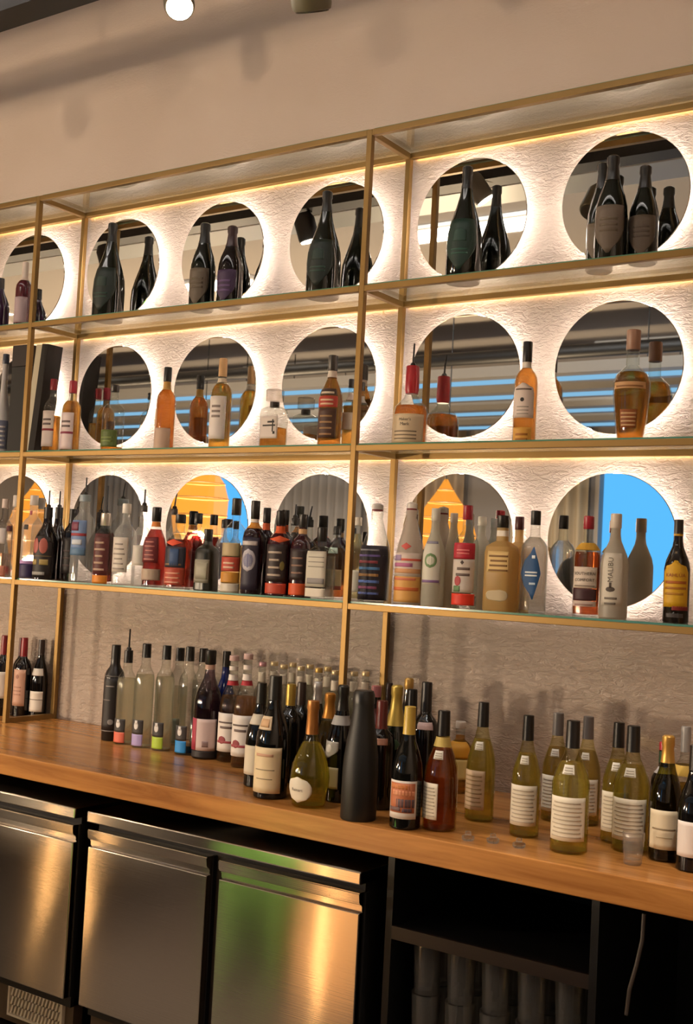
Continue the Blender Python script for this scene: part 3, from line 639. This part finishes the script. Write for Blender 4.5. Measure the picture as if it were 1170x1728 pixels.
bottle('whisky_bottle', 'amber bottle with tall black cap and white arched label beside the fourth mirror', 2, 886, 577, 40, 'spirit', ('liq', '#dd8a34', .74), (BK, .80, 'cap'), [(.25, .585, '#e0d0c6', 58, 'arch', [('oval', -.2, .12, .46, .58, INK)]+lines(1, .8, .9, '#6e5c50', .7)+lines(3, .1, .4, '#a89a90', .5, .3)), (.0, .16, '#d8a040', 50, 'rect', lines(2, .2, .8, '#a86a20', .6))], y=-.14, bands=[(.74, .80, '#e6ddd2')], group=g2)
bottle('bourbon_bottle', 'curved shouldered bourbon bottle of dark amber in front of the rightmost mirror', 2, 1065, 557, 62, 'angel', ('liq', '#c87a22', .62), ('#a07a66', .82, 'cap'), [(.46, .52, '#c79a6a', 55, 'rect', lines(1, .25, .75, '#8a5a30', .8)), (.12, .28, '#8a4a18', 30, 'rect', lines(4, .1, .95, '#d0a878', .9, .4))], y=-.14, group=g2)

# ---- lower glass shelf: spirits and liqueurs
g3 = 'bottles on the lower spirits shelf'
CLR = ('clr', '#f2f2f0')
bottle('vodka_bottle', 'clear bottle with coral base at the far left end of the lower shelf', 3, 4, 842, 30, 'spirit', ('liq', '#f0d8d0', .3, '#f2f0ee', '#8d8a86'), ('#c7b4ac', .88, 'cap'), [(.0, .14, '#e79a84', 62), (.42, .62, '#d9d0d0', 52)], y=-.18, group=g3)
bottle('vodka_bottle', 'clear bottle with small red and pink badge left of the left front post', 3, 22, 836, 30, 'spirit', CLR, ('#d8cfcb', .86, 'cap'), [(.02, .13, '#b8283c', 32, 'oval'), (.55, .62, '#6d2230', 22)], y=-.13, group=g3)
bottle('vodka_bottle', 'clear bottle with violet base label just right of the left front post', 3, 52, 836, 36, 'spirit', CLR, ('#d6cdc8', .88, 'cap'), [(.0, .17, '#2a1c4e', 64), (.17, .21, '#b58ac0', 60), (.58, .64, '#1e1a1c', 14), (.76, .81, '#a04050', 20)], y=-.14, group=g3)
bottle('rum_bottle', 'black rum bottle with coral twin emblem label and thin pourer', 3, 77, 856, 40, 'sloped', ('op', '#160e10', .08), ('#1a1314', .84), [(.02, .66, '#1c1414', 70, 'arch', [('oval', -.62, -.02, .52, .86, '#a8574e'), ('oval', .02, .62, .52, .86, '#a8574e'), ('bar', -.6, -.1, .28, .40, '#a08a52'), ('bar', .1, .7, .28, .40, '#a08a52'), ('bar', -.7, .5, .06, .13, '#9a9692'), ('bar', -.9, .9, .46, .48, '#6c5a3a')])], y=-.19, spout=828, group=g3)
bottle('rum_bottle', 'black rum bottle with amber glint behind the coral emblem bottle', 3, 95, 856, 36, 'sloped', ('op', '#1a1010', .08), ('#1a1314', .84), [(.50, .62, '#c8902a', 14, 'diamond', (), 30)], y=-.10, spout=829, group=g3)  # the amber diamond patch is a glint painted on the glass
bottle('liqueur_bottle', 'all black slim bottle in front of the left rear post', 3, 119, 859, 27, 'slim', ('op', '#120c0e', .1), (BK, .8), [(.1, .6, '#1c1516', 60, 'rect', lines(3, .2, .8, '#4a3c3c', .5, .25))], y=-.16, group=g3)
bottle('vodka_bottle', 'clear bottle with blue and red printed panel and tall pourer', 3, 138, 835, 39, 'slim', CLR, ('#8a98a4', .92, 'cap'), [(.30, .70, '#6f86b0', 50, 'rect', [('bar', -1, 1, .55, .63, '#9a3038'), ('bar', -1, .2, .7, .95, '#7a3a50'), ('bar', -1, 1, .0, .22, '#5a7a9c'), ('bar', -.6, .6, .3, .45, '#c8d0dc')])], y=-.15, spout=806, group=g3)
bottle('rum_bottle', 'dark red rum bottle with maroon label, silver neck and pourer', 3, 175, 866, 34, 'slim', ('liq', '#8a2a1c', .72), ('#b9b2aa', .82, 'metal'), [(.12, .70, '#57201f', 62, 'rect', lines(5, .1, .92, '#b89a86', .6, .3, .5)), (.0, .11, '#e08a24', 60)], y=-.15, spout=820, group=g3)
bottle('vodka_bottle', 'clear vodka bottle with grey lettering, right of the maroon label rum', 3, 209, 850, 38, 'spirit', CLR, ('#e6e0da', .88, 'cap'), [(.15, .58, '#d9cfc6', 50, 'rect', lines(6, .08, .92, '#9a8f88', .7, .3, .5))], y=-.15, group=g3)
bottle('vodka_bottle', 'clear vodka bottle with pourer behind the red cognac', 3, 238, 853, 30, 'spirit', CLR, ('#4a4644', .92, 'cap'), [(.25, .5, '#cfc7c0', 45)], y=-.13, spout=826, group=g3)
bottle('cognac_bottle', 'ruby brown bottle with black cap and beige band near its base', 3, 260, 856, 39, 'sloped', ('liq', '#a32a22', .72), (BK, .82, 'cap'), [(.30, .62, '#6a1c20', 50, 'rect', lines(5, .1, .95, '#c07a70', .6, .3, .4)), (.08, .22, '#b7a08c', 66)], y=-.15, bands=[(.755, .815, '#d07a2a')], group=g3)
bottle('rum_bottle', 'dark red bottle with black, blue and orange label left of the lantern reflection', 3, 301, 868, 44, 'spirit', ('liq', '#9a2c1c', .66), ('#1d1a18', .88, 'cap'), [(.05, .28, '#b0442c', 62, 'rect', lines(3, .1, .9, '#d9a088', .6, .3)), (.28, .56, '#2a2a38', 60, 'rect', [('bar', -.2, .5, .1, .9, '#36507c')]+lines(1, .1, .3, '#8a6a4a', .7)), (.57, .66, '#d84a22', 45, 'diamond')], y=-.15, group=g3)
bottle('rum_bottle', 'dark red bottle with black cap behind the olive one', 3, 331, 866, 34, 'sloped', ('liq', '#7d2222', .7), (BK, .86, 'cap'), [(.2, .5, '#5a1c1c', 56)], y=-.09, group=g3)
bottle('liqueur_bottle', 'matt olive black bottle with grey rectangular label', 3, 349, 893, 37, 'spirit', ('op', '#1d1c14', .28), ('#191611', .80, 'cap'), [(.12, .50, '#8d8878', 44, 'rect', [('bar', -.7, .7, .15, .85, '#a39e8c'), ('oval', -.3, .3, .3, .75, '#6c6858')])], y=-.16, sup=3, group=g3)
bottle('vodka_bottle', 'clear slim bottle with black cap behind the pale amber one', 3, 375, 877, 26, 'spirit', CLR, (BK, .88, 'cap'), y=-.08, group=g3)
bottle('tequila_bottle', 'pale amber bottle with clear neck and red banded label before the blue reflection', 3, 394, 841, 40, 'spirit', ('liq', '#d8b070', .50), ('#1b1612', .82, 'cap'), [(.22, .37, '#b8442e', 60, 'rect', lines(2, .2, .8, '#e0b8a0', .5)), (.10, .21, '#c88a30', 60), (.38, .52, '#b5a27c', 56), (.0, .09, '#ddd3c4', 62)], y=-.15, bands=[(.965, 1.0, '#b07a5a')], group=g3)
bottle('rum_bottle', 'dark rum bottle with orange neck and round blue white label', 3, 426, 845, 37, 'spirit', ('op', '#24121a', .08), ('#14110f', .80, 'cap'), [(.04, .60, '#2c2638', 58, 'rect', [('oval', -.7, .7, .35, .78, '#b8b4c0'), ('oval', -.5, .5, .42, .7, '#6a6a8c'), ('bar', -.8, .8, .85, .93, '#d0c8c8')])], y=-.16, bands=[(.70, .76, '#c8862a'), (.765, .80, '#e8e0d8')], group=g3)
bottle('rum_bottle', 'dark rum bottle with plain black cap and orange neck foil', 3, 446, 857, 33, 'spirit', ('op', '#1a0e14', .08), (BK, .83, 'cap'), y=-.12, bands=[(.74, .82, '#c4531e')], group=g3)
bottle('rum_bottle', 'spiced rum bottle with orange neck and orange band along its base', 3, 475, 862, 42, 'spirit', ('op', '#3a121a', .08), (BK, .83, 'cap'), [(.02, .14, '#c2472c', 66), (.16, .60, '#2a1a1a', 64, 'rect', lines(4, .15, .95, '#b8a89a', .55, .28, .4)+[('oval', .45, .8, .3, .55, '#8a7a40')]), (.62, .70, '#d8541f', 60, 'diamond', (), 35)], y=-.16, bands=[(.73, .815, '#d2541c')], group=g3)
bottle('rum_bottle', 'gold necked rum bottle with black pourer behind the spiced rum', 3, 494, 874, 34, 'spirit', ('liq', '#b0702a', .7), ('#171310', .9, 'cap'), y=-.09, spout=851, group=g3)
bottle('rum_bottle', 'brown rum bottle with orange base left of the white labelled square bottle', 3, 508, 868, 38, 'spirit', ('op', '#34161a', .08), ('#1a1613', .84, 'cap'), [(.02, .16, '#d8541f', 66), (.2, .58, '#2a1818', 64, 'rect', lines(3, .2, .9, '#8a6a5a', .5, .25))], y=-.14, bands=[(.76, .82, '#caa070')], group=g3)
bottle('liqueur_bottle', 'square clear bottle with wide black cap and pale grey label', 3, 541, 890, 45, 'decanter', ('liq', '#e6e2da', .6), ('#191614', .80, 'cap'), [(.16, .66, '#c9c2b4', 46, 'rect', lines(3, .55, .95, '#8c867c', .6, .2)+[('bar', -.7, .7, .08, .24, '#8a8484')]), (.02, .14, '#e8dccc', 46)], y=-.15, sup=4., asp=.85, group=g3)
bottle('whisky_bottle', 'amber bottle with cream label and black cap left of the middle front post', 3, 566, 888, 36, 'spirit', ('liq', '#c0642a', .70), ('#1b1816', .88, 'cap'), [(.12, .40, '#e6d2a2', 58, 'rect', [('bar', -1, 1, .02, .2, '#9a4a30')]), (.62, .70, '#bcd2cc', 30)], y=-.11, group=g3)
bottle('liqueur_bottle', 'pale gold slim bottle right behind the middle front post', 3, 600, 873, 34, 'sloped', ('liq', '#e8d9a0', .8), ('#dcd4c4', .9, 'cap'), [(.1, .36, '#e9e2d4', 56)], y=-.12, group=g3)
bottle('syrup_bottle', 'swing top bottle with black label of colourful text lines', 3, 632, 850, 52, 'swing', ('liq', '#e9e6e2', .3), ('#ece6e0', .93, 'swing'), [(.02, .57, '#1d1622', 78, 'rect', [('bar', -.8, .5, .1, .14, '#5a6cb0'), ('bar', -.8, .4, .2, .25, '#8a4a70'), ('bar', -.8, .5, .31, .36, '#5a78c0'), ('bar', -.8, .45, .43, .48, '#a07a4a'), ('bar', -.8, .5, .55, .60, '#4a7ab0'), ('bar', -.8, .4, .67, .72, '#8a3a44'), ('bar', -.8, .5, .79, .83, '#6a5a9a'), ('bar', -.8, .45, .9, .93, '#8a8a90')])], y=-.16, group=g3)
bottle('syrup_bottle', 'milky swing top bottle with orange and pink striped lower half', 3, 690, 848, 47, 'swing', ('fro', '#e3d7cb'), ('#ece6e0', .93, 'swing'), [(.02, .27, '#e2a95a', 80, 'rect', [('bar', -.8, .8, .45, .58, '#d8703a'), ('bar', -.8, .6, .85, .95, '#d87a5a')]), (.28, .50, '#dccabf', 80, 'rect', [('bar', -.9, .9, .1, .3, '#d9a070'), ('bar', -.9, .4, .38, .55, '#b86a92'), ('bar', -.3, .9, .65, .75, '#d8604a'), ('bar', -.9, -.2, .65, .9, '#a890b4')]), (.53, .60, '#cf5a50', 26, 'diamond')], y=-.15, group=g3)
bottle('liqueur_bottle', 'frosted white bottle with green swirl label and violet line', 3, 731, 858, 38, 'sloped', ('fro', '#dcd8ca'), ('#cfcabc', .87, 'cap'), [(.22, .66, '#d3cfc2', 54, 'rect', [('oval', -.6, .6, .38, .72, '#6a8a5a'), ('oval', -.42, .42, .44, .66, '#d3cfc2'), ('bar', -.9, .9, .04, .1, '#7a5a8a'), ('bar', -.8, .8, .94, 1., '#8a8698')])], y=-.15, group=g3)
bottle('liqueur_bottle', 'frosted pale bottle between the green swirl and strawberry red ones', 3, 762, 866, 32, 'swing', ('fro', '#dccfb8'), ('#d8c8b8', .9, 'cap'), y=-.10, group=g3)
bottle('liqueur_bottle', 'clear bottle with red cap, red top label and bright red base band', 3, 785, 853, 42, 'spirit', ('liq', '#ded8d2', .12), ('#98182a', .86, 'cap'), [(.03, .14, '#e0361c', 68), (.15, .47, '#cfc3ba', 60, 'rect', [('oval', -.6, -.05, .2, .5, '#a83238'), ('bar', -.7, -.1, .02, .2, '#5a7a4a'), ('bar', -.5, .6, .5, .58, '#6a5a54'), ('bar', -.4, .6, .68, .76, '#6a5a54'), ('diamond', -.15, .15, .84, .98, '#4a3c38')]), (.475, .63, '#b01c30', 60, 'rect', lines(2, .3, .7, '#e07a7a', .5))], y=-.15, group=g3)
bottle('liqueur_bottle', 'frosted clear bottle behind the red based one', 3, 810, 872, 30, 'slim', ('fro', '#d9d6cc'), ('#d9d6cc', .9, 'cap'), y=-.09, group=g3)
bottle('liqueur_bottle', 'creamy yellow square bottle with black cap and brown lettering', 3, 846, 870, 54, 'decanter', ('fro', '#d8b878'), ('#17120f', .87, 'cap'), [(.40, .62, '#d6b677', 34, 'rect', lines(4, .05, .95, '#7a5424', .8, .4, .3)), (.1, .22, '#b8a684', 36, 'oval')], y=-.16, bands=[(.78, .84, '#ece2d2')], sup=3.4, asp=.8, group=g3)
bottle('liqueur_bottle', 'smaller creamy yellow bottle with red topped cap behind the square one', 3, 873, 872, 40, 'decanter', ('fro', '#d9bd86'), ('#4a1a1c', .86, 'cap'), y=-.09, sup=3.4, asp=.8, group=g3)
bottle('liqueur_bottle', 'clear square bottle with blue diamond label', 3, 900, 862, 43, 'spirit', ('liq', '#f1ece6', .74), ('#15120f', .86, 'cap'), [(.13, .64, '#1c4c7c', 44, 'diamond', [('bar', -.45, .45, .44, .47, '#e6ebf0'), ('bar', -.45, .45, .50, .53, '#e6ebf0'), ('bar', -.25, .25, .28, .32, '#b8c8d8'), ('bar', -.15, .15, .78, .84, '#e6ebf0')])], y=-.15, sup=3.2, asp=.9, group=g3)
bottle('liqueur_bottle', 'amber bottle with red cap and white label above a dark red band', 3, 990, 871, 45, 'spirit', ('liq', '#d05a26', .64), ('#9a1a2a', .87, 'cap'), [(.28, .49, '#d9cabb', 58, 'rect', [('txt', 'SOUTHERN', .68, .0125, INK), ('txt', 'COMFORT', .38, .0125, INK), ('bar', -.8, .8, .08, .14, '#8a7a6c')]), (.16, .275, '#3c1a20', 58), (.10, .155, '#c9b6aa', 58, 'rect', lines(1, .2, .8, '#9a7a70', .7))], y=-.15, bands=[(.66, .73, '#c8982c')], group=g3)
bottle('liqueur_bottle', 'opaque white coconut rum bottle with vertical lettering and palm mark', 3, 1036, 867, 47, 'sloped', ('fro', '#d2cabb'), ('#d8cdbf', .86, 'cap'), [(.12, .62, '#d0c8b9', 46, 'rect', [('vtxt', 'MALIBU', .68, .021, '#5f564c', -.1), ('oval', -.5, .3, .26, .36, '#4a4038'), ('bar', -.2, .0, .34, .44, '#4a4038'), ('bar', -.6, .5, .12, .16, '#6f665c'), ('bar', -.6, .4, .02, .06, '#6f665c')])], y=-.15, group=g3)
bottle('liqueur_bottle', 'near black coffee liqueur bottle with yellow arched label, rightmost on lower shelf', 3, 1142, 877, 43, 'sloped', ('op', '#17100c', .07), ('#1b130e', .86), [(.15, .60, '#d0a018', 62, 'arch', [('txt', 'KAHL\u00daA', .68, .014, '#8a2a14'), ('bar', -.8, .8, .5, .56, '#a85a14'), ('bar', -.8, .8, .38, .43, '#a86a14'), ('bar', -.8, .6, .26, .31, '#b07a18')]), (.12, .16, '#7a1c18', 40, 'rect', (), 40), (.05, .09, '#3a3434', 40)], y=-.15, bands=[(.84, .875, '#c8981c')], group=g3)

# ---- wooden counter: wines and gins
gw = 'bottles lined up on the oak counter'
bottle('red_wine_bottle', 'red wine bottle with red capsule cut by the picture edge on counter', 'c', 0, 1072, 28, 'bord', ('op', '#0f0a0b', .06), ('#7a1620', .76), [(.22, .55, '#d8ccc0', 60)], b=1206, group=gw)
bottle('red_wine_bottle', 'red wine bottle with dark red capsule hidden by the left front post', 'c', 22, 1075, 26, 'bord', ('op', '#0f0a0b', .06), ('#5a1218', .76), y=-.07, group=gw)
bottle('red_wine_bottle', 'red wine bottle with red capsule and salmon label by left front post', 'c', 36, 1076, 28, 'bord', ('op', '#0f0a0b', .06), ('#8a1822', .76), [(.14, .60, '#c79c86', 58, 'rect', [('oval', -.2, .2, .74, .86, '#9a6a58')]+lines(3, .3, .6, '#a87c68', .5, .25))], b=1207, group=gw)
bottle('red_wine_bottle', 'black wine bottle with white label and white shoulder band beside the left rear post', 'c', 64, 1079, 28, 'burg', ('op', '#0d0a0a', .06), ('#2a1c1a', .80), [(.08, .34, '#ddd4c8', 64, 'rect', [('bar', -1, 1, .58, .61, '#6a5a48')]), (.54, .63, '#d8d2cc', 62)], b=1205, bands=[(.80, .83, '#d8d2cc'), (.975, 1., '#c8c0b8')], group=gw)
bottle('wine_bottle', 'slender matt black bottle, first in the row of gins on counter', 'c', 187, 1088, 34, 'slim', ('op', '#171110', .3), ('#100d0c', .85), [(.10, .68, '#1d1615', 58, 'rect', [('bar', -.9, .9, .985, 1., '#6a625c'), ('bar', -.3, .6, .8, .82, '#8a827c'), ('bar', -.6, .3, .55, .57, '#6a625c'), ('bar', -.9, .9, .0, .015, '#8a827c'), ('oval', .1, .7, .12, .22, '#8a8480')])], b=1251, group=gw)
def gin(label, px, b, ytop, lc, blue=False, **k):
    return bottle('gin_bottle', label, 'c', px, ytop, 33, 'slim', ('liq', '#2a5aa0' if blue else '#e6e4cc', .06 if blue else .70), ('#131010', .865), [(.02, .13, lc, 44), (.135, .27, '#3a3634', 44, 'rect', [('oval', -.34, .34, .3, .85, '#d6d2cc'), ('bar', -.2, .2, .7, .95, '#d6d2cc')])], b=b, bands=[(.872, .90, '#9a9690')], ph=4, group=gw, **k)
gin('clear gin bottle with coral base label and tall black pourer', 208, 1257, 1097, '#d86a52', spout=1061)
gin('clear gin bottle with lilac base label', 238, 1263, 1086, '#a898c8')
gin('clear gin bottle with lime green base label', 272, 1268, 1089, '#a8c23a')
gin('clear gin bottle with bright blue base label', 311, 1275, 1091, '#2a8ad0', True)
bottle('gin_bottle', 'clear gin bottle with grey green back label behind the lime one', 'c', 298, 1093, 32, 'slim', ('liq', '#dcd8c0', .6), (BK, .865), [(.03, .28, '#7d8474', 46)], y=-.13, group=gw)
bottle('gin_bottle', 'clear black capped bottle behind the blue label gin', 'c', 337, 1094, 32, 'slim', ('liq', '#cfcfc8', .6), (BK, .865), y=-.15, group=gw)
bottle('gin_bottle', 'mauve tinted bottle with black cap and half pink, half white label', 'c', 347, 1097, 47, 'sloped', ('liq', '#8d7688', .62, '#b8a8b4', '#5c505c'), ('#120f0e', .87, 'cap'), [(.08, .37, '#c9b2ac', 72, 'rect', [('bar', -1, -.25, 0, 1, '#a83a4c'), ('bar', .15, .5, .12, .3, '#8a706c')]), (.015, .075, '#1c1414', 80)], b=1281, bands=[(.82, .865, '#b09080')], group=gw)
bottle('gin_bottle', 'cobalt blue bottle with black cap between mauve and rose bottles', 'c', 376, 1099, 38, 'sloped', ('op', '#0c1c58', .07), (BK, .85), y=-.2, group=gw)
def vermouth(label, px, b, ytop, **k):
    return bottle('vermouth_bottle', label, 'c', px, ytop, 42, 'sloped', ('liq', '#c88a5a', .62), ('#c8a8a4', .95, 'cap'), [(.10, .46, '#ded4ca', 68, 'rect', [('bar', -.6, .6, .74, .78, '#5a4a44'), ('bar', -.4, .5, .6, .66, '#6a5a54'), ('oval', -.5, .1, .2, .4, '#8a2a30'), ('bar', -.7, .8, .22, .28, '#a04048')])], b=b, bands=[(.72, .76, '#a8202c'), (.765, .82, '#e0d6ce'), (.86, .90, '#ddd2ca')], group=gw, **k)
vermouth('rosy vermouth bottle with white floral label beside the cobalt bottle', 386, 1284, 1106)
vermouth('rosy vermouth bottle with white floral label, nearer of the pair', 409, 1297, 1103)
tops = [(437, 1117, '#b88a90'), (457, 1116, '#c9b48c'), (473, 1121, '#c9b48c'), (488, 1118, '#c9b48c'), (502, 1124, '#c9b48c'), (517, 1121, '#c9b48c'), (532, 1127, '#bf9f5c'), (547, 1125, '#c4ad7c'), (560, 1131, '#c9b48c'), (592, 1133, '#c9b48c'), (611, 1133, '#c9b48c')]
tl = ['pink capped clear bottle at the left end of the back row on counter', 'clear gold capped bottle directly behind the black burgundy bottle', 'clear gold capped bottle, third of the back row on counter', 'clear gold capped bottle behind the gold capsuled wine', 'clear gold capped bottle behind the brown capsuled wine', 'clear gold capped bottle left of the silver necked one, back row', 'deep gold capped bottle above the copper foiled sparkling wine', 'clear gold capped bottle, back row, left of the copper and orange foil', 'clear gold capped bottle just left of the middle front post on counter', 'clear gold capped bottle right of the middle front post on counter', 'rightmost clear gold capped bottle of the back row on counter']
for i, ((px, yt, c), l) in enumerate(zip(tops, tl)):
    bottle('mixer_bottle', l, 'c', px, yt, 27, 'slim', ('liq', '#e3ddc4', .82), (c, .955, 'metal'), [(.80, .90, '#cfc4b2', 80)], y=-.10 if i % 2 else -.17, group='gold capped clear bottles in the back row')
bottle('red_wine_bottle', 'black burgundy bottle with large cream label at the counter edge', 'c', 455, 1140, 58, 'burg', ('op', '#0c0c0b', .06), ('#1b1b18', .80), [(.05, .42, '#dcc8a4', 60, 'rect', [('bar', -.6, .5, .80, .86, '#c89a80'), ('bar', -.6, .6, .5, .52, '#8a7a60'), ('bar', -.5, .5, .3, .32, '#8a7a60')]), (.56, .67, '#d8c4a8', 34, 'rect', [('bar', -.7, .7, .2, .8, '#c8a27c')], -4)], b=1350, group=gw)
bottle('red_wine_bottle', 'black wine bottle with white back label at the shoulder of the burgundy', 'c', 433, 1152, 46, 'burg', ('op', '#0c0c0b', .06), ('#20201c', .80), [(.12, .40, '#d8ccb8', 60), (.6, .7, '#d0c8bc', 50)], b=1330, group=gw)
bottle('red_wine_bottle', 'black wine bottle with gold capsule behind the burgundy', 'c', 486, 1154, 42, 'bord', ('op', '#0c0b0a', .06), ('#a88a3c', .78, 'foilm'), y=-.40, group=gw)
bottle('red_wine_bottle', 'black wine bottle with dark brown capsule behind the copper foil', 'c', 504, 1151, 40, 'bord', ('op', '#0c0a0a', .06), ('#2c1a14', .76), y=-.34, group=gw)
bottle('sparkling_wine_bottle', 'silver necked sparkling bottle behind the round yellow one', 'c', 531, 1150, 38, 'champ', ('op', '#1a1a10', .06), ('#b4b0ac', .78, 'foilm'), y=-.32, group=gw)
bottle('sparkling_wine_bottle', 'round bellied pale yellow sparkling wine with copper foil and oval label', 'c', 520, 1182, 69, 'tear', ('liq', '#fbf084', .60, '#f6f2c8', '#dcd070'), ('#b87c42', .68, 'foilm'), [(.05, .29, '#e0d8c8', 46, 'oval', [('txt', 'Ruinart', .5, .0125, '#4a4038')], -2)], b=1366, group=gw)
bottle('sparkling_wine_bottle', 'dark bottle with orange copper foil between yellow and silver labelled ones', 'c', 552, 1169, 46, 'champ', ('liq', '#8a6a1c', .7), ('#b0762e', .74, 'foilm'), y=-.42, group=gw)
bottle('sparkling_wine_bottle', 'black sparkling bottle with two silver crest labels', 'c', 570, 1156, 50, 'champ', ('op', '#0c0a0a', .06), ('#131110', .78), [(.38, .52, '#b8b6b4', 46, 'shield', [('oval', -.4, .4, .3, .8, '#e4e2e0')], -20), (.12, .30, '#c8c2a8', 40, 'rect', (), -10)], b=1356, bands=[(.66, .74, '#a8a6a8')], group=gw)
bottle('wine_bottle', 'thick matt charcoal bottle in a wrapped sleeve, front of counter', 'c', 604, 1165, 62, 'matte', ('op', '#100e0d', .5), ('#161412', .9), b=1388, group=gw)
bottle('red_wine_bottle', 'black wine bottle with pink top capsule just behind the charcoal one', 'c', 629, 1157, 44, 'bord', ('op', '#0d0909', .06), ('#9a5a58', .90), bands=[(.66, .80, '#4a1510')], y=-.44, group=gw)
bottle('red_wine_bottle', 'black wine bottle with rust red capsule right of the charcoal bottle', 'c', 640, 1182, 48, 'bord', ('op', '#0d0909', .06), ('#5a160e', .74), [(.60, .66, '#a87a6a', 50)], y=-.50, group=gw)
bottle('red_wine_bottle', 'thin dark bottle by the middle rear post at the wall', 'c', 652, 1152, 30, 'bord', ('op', '#180a08', .08), ('#2a100c', .78), y=-.12, group=gw)
bottle('sparkling_wine_bottle', 'dark green sparkling bottle with long gold foil neck', 'c', 664, 1156, 50, 'champ', ('op', '#0c110b', .06), ('#b09648', .66, 'foilm'), [(.46, .56, '#2c4a2c', 30, 'oval', (), 20)], y=-.42, group=gw)
bottle('sparkling_wine_bottle', 'gold topped bottle behind the long gold foil one', 'c', 684, 1144, 40, 'champ', ('op', '#12100c', .06), ('#b08a48', .90, 'foilm'), y=-.28, group=gw)
bottle('red_wine_bottle', 'black capsuled wine bottle behind the yellow capsule', 'c', 690, 1163, 46, 'bord', ('op', '#0b0a0a', .06), ('#0f0d0c', .76), bands=[(.60, .72, '#7a2c14')], y=-.36, group=gw)
bottle('red_wine_bottle', 'tallest black wine bottle of the dark cluster on counter', 'c', 714, 1151, 46, 'bord', ('op', '#0c0909', .06), ('#15100f', .76), [(.62, .68, '#b89a94', 36, 'rect', (), 30)], y=-.38, group=gw)
bottle('red_wine_bottle', 'black bottle with pale yellow capsule and sunset picture label', 'c', 690, 1193, 53, 'burg', ('op', '#0c0c0a', .06), ('#c8a94a', .77), [(.09, .40, '#d8cec6', 60, 'rect', [('bar', -.86, .86, .16, .94, '#b86a44'), ('bar', -.6, .86, .6, .74, '#d8906a'), ('bar', -.86, .5, .78, .9, '#c87a3c'), ('bar', -.3, .86, .3, .52, '#5a4448'), ('bar', -.86, .0, .2, .3, '#6a4c4a'), ('bar', .1, .7, .18, .28, '#4a3a44')])], b=1402, group=gw)
def white_wine(label, px, b, ytop, w, lc='#e0d6c2', col='#f6ea86', cap=BK, y=None, fill=.68, lab=None, **k):
    L = lab or [(.10, .43, lc, 62, 'rect', lines(9, .08, .95, '#b8ac98', .8, .35, .2))]
    return bottle('white_wine_bottle', label, 'c', px, ytop, w, 'sloped' if w > 58 else 'burg', ('liq', col, fill, '#f6f4dc', '#d6cf86'), (cap, .79), L+[(.60, .67, '#ddd8cc', 22, 'rect', lines(3, .1, .9, '#a8a090', .7))], b=b, y=y, group=gw, **k)
white_wine('pink orange wine bottle with black capsule and pale label beside the sunset label', 739, 1405, 1199, 58, col='#c8602c', lab=[(.10, .40, '#e2d8c4', 40, 'rect', lines(9, .08, .95, '#b8ac98', .8, .35, .2), -20)], bands=[(.70, .78, '#c8b060')])
bottle('sparkling_wine_bottle', 'leaning orange and yellow labelled bottle at the wall behind the pink wine', 'c', 775, 1217, 44, 'spirit', ('liq', '#d8902a', .8), ('#d8d0c8', .9, 'cap'), [(.5, .72, '#d89a28', 70), (.2, .48, '#d8c27a', 60)], y=-.12, group=gw)
white_wine('white wine bottle alone in front of the wall with black capsule', 808, 1388, 1185, 50, lab=[(.10, .43, '#ccb294', 50, 'rect', lines(8, .08, .95, '#a8906c', .8, .35, .2), -6)])
white_wine('pale wine bottle with list label, between the lone bottle and the grey capsules', 884, 1415, 1207, 50)
white_wine('white wine bottle with grey capsule, left one of the back pair', 938, None, 1203, 48, cap='#6a6460', y=-.28, col='#d8c070')
white_wine('white wine bottle with grey capsule, right one of the back pair', 989, None, 1209, 48, cap='#6a6460', y=-.26, col='#d8c070')
white_wine('broad white wine bottle with big white list label at the counter edge', 959, 1443, 1216, 64)
white_wine('white wine bottle with black capsule half hidden behind the broad list label', 1040, None, 1219, 50, y=-.42)
white_wine('white wine bottle with black capsule behind the shot glass at counter edge', 1062, 1440, 1225, 62)
bottle('wine_bottle', 'dark bottle with red cap and green neck behind the gold foil one', 'c', 1117, 1252, 40, 'bord', ('op', '#1a0d0a', .07), ('#a8202a', .92), bands=[(.80, .91, '#1c3a1c'), (.70, .76, '#c8c2bc')], y=-.36, group=gw)
bottle('sparkling_wine_bottle', 'olive green sparkling wine with gold foil and cream label', 'c', 1121, 1241, 54, 'champ', ('liq', '#8a7a14', .62, '#b0a850', '#5c5618'), ('#c89a4c', .78, 'foilm'), [(.10, .41, '#dccdb0', 62, 'rect', [('bar', -.7, .7, .50, .54, '#8a7a60'), ('bar', -.4, .5, .3, .32, '#a89878')])], b=1456, group=gw)
bottle('red_wine_bottle', 'black wine bottle with white label at the right picture edge', 'c', 1168, 1258, 56, 'burg', ('op', '#0c0a0a', .06), ('#191413', .80), [(.12, .40, '#ddd2cc', 60)], b=1474, group=gw)
bottle('wine_bottle', 'clear bottle with grey cap and gold collar behind the right edge black bottle', 'c', 1153, 1226, 42, 'bord', ('liq', '#c8a84a', .55), ('#8a847e', .80), bands=[(.62, .70, '#c8a44a')], y=-.42, group=gw)
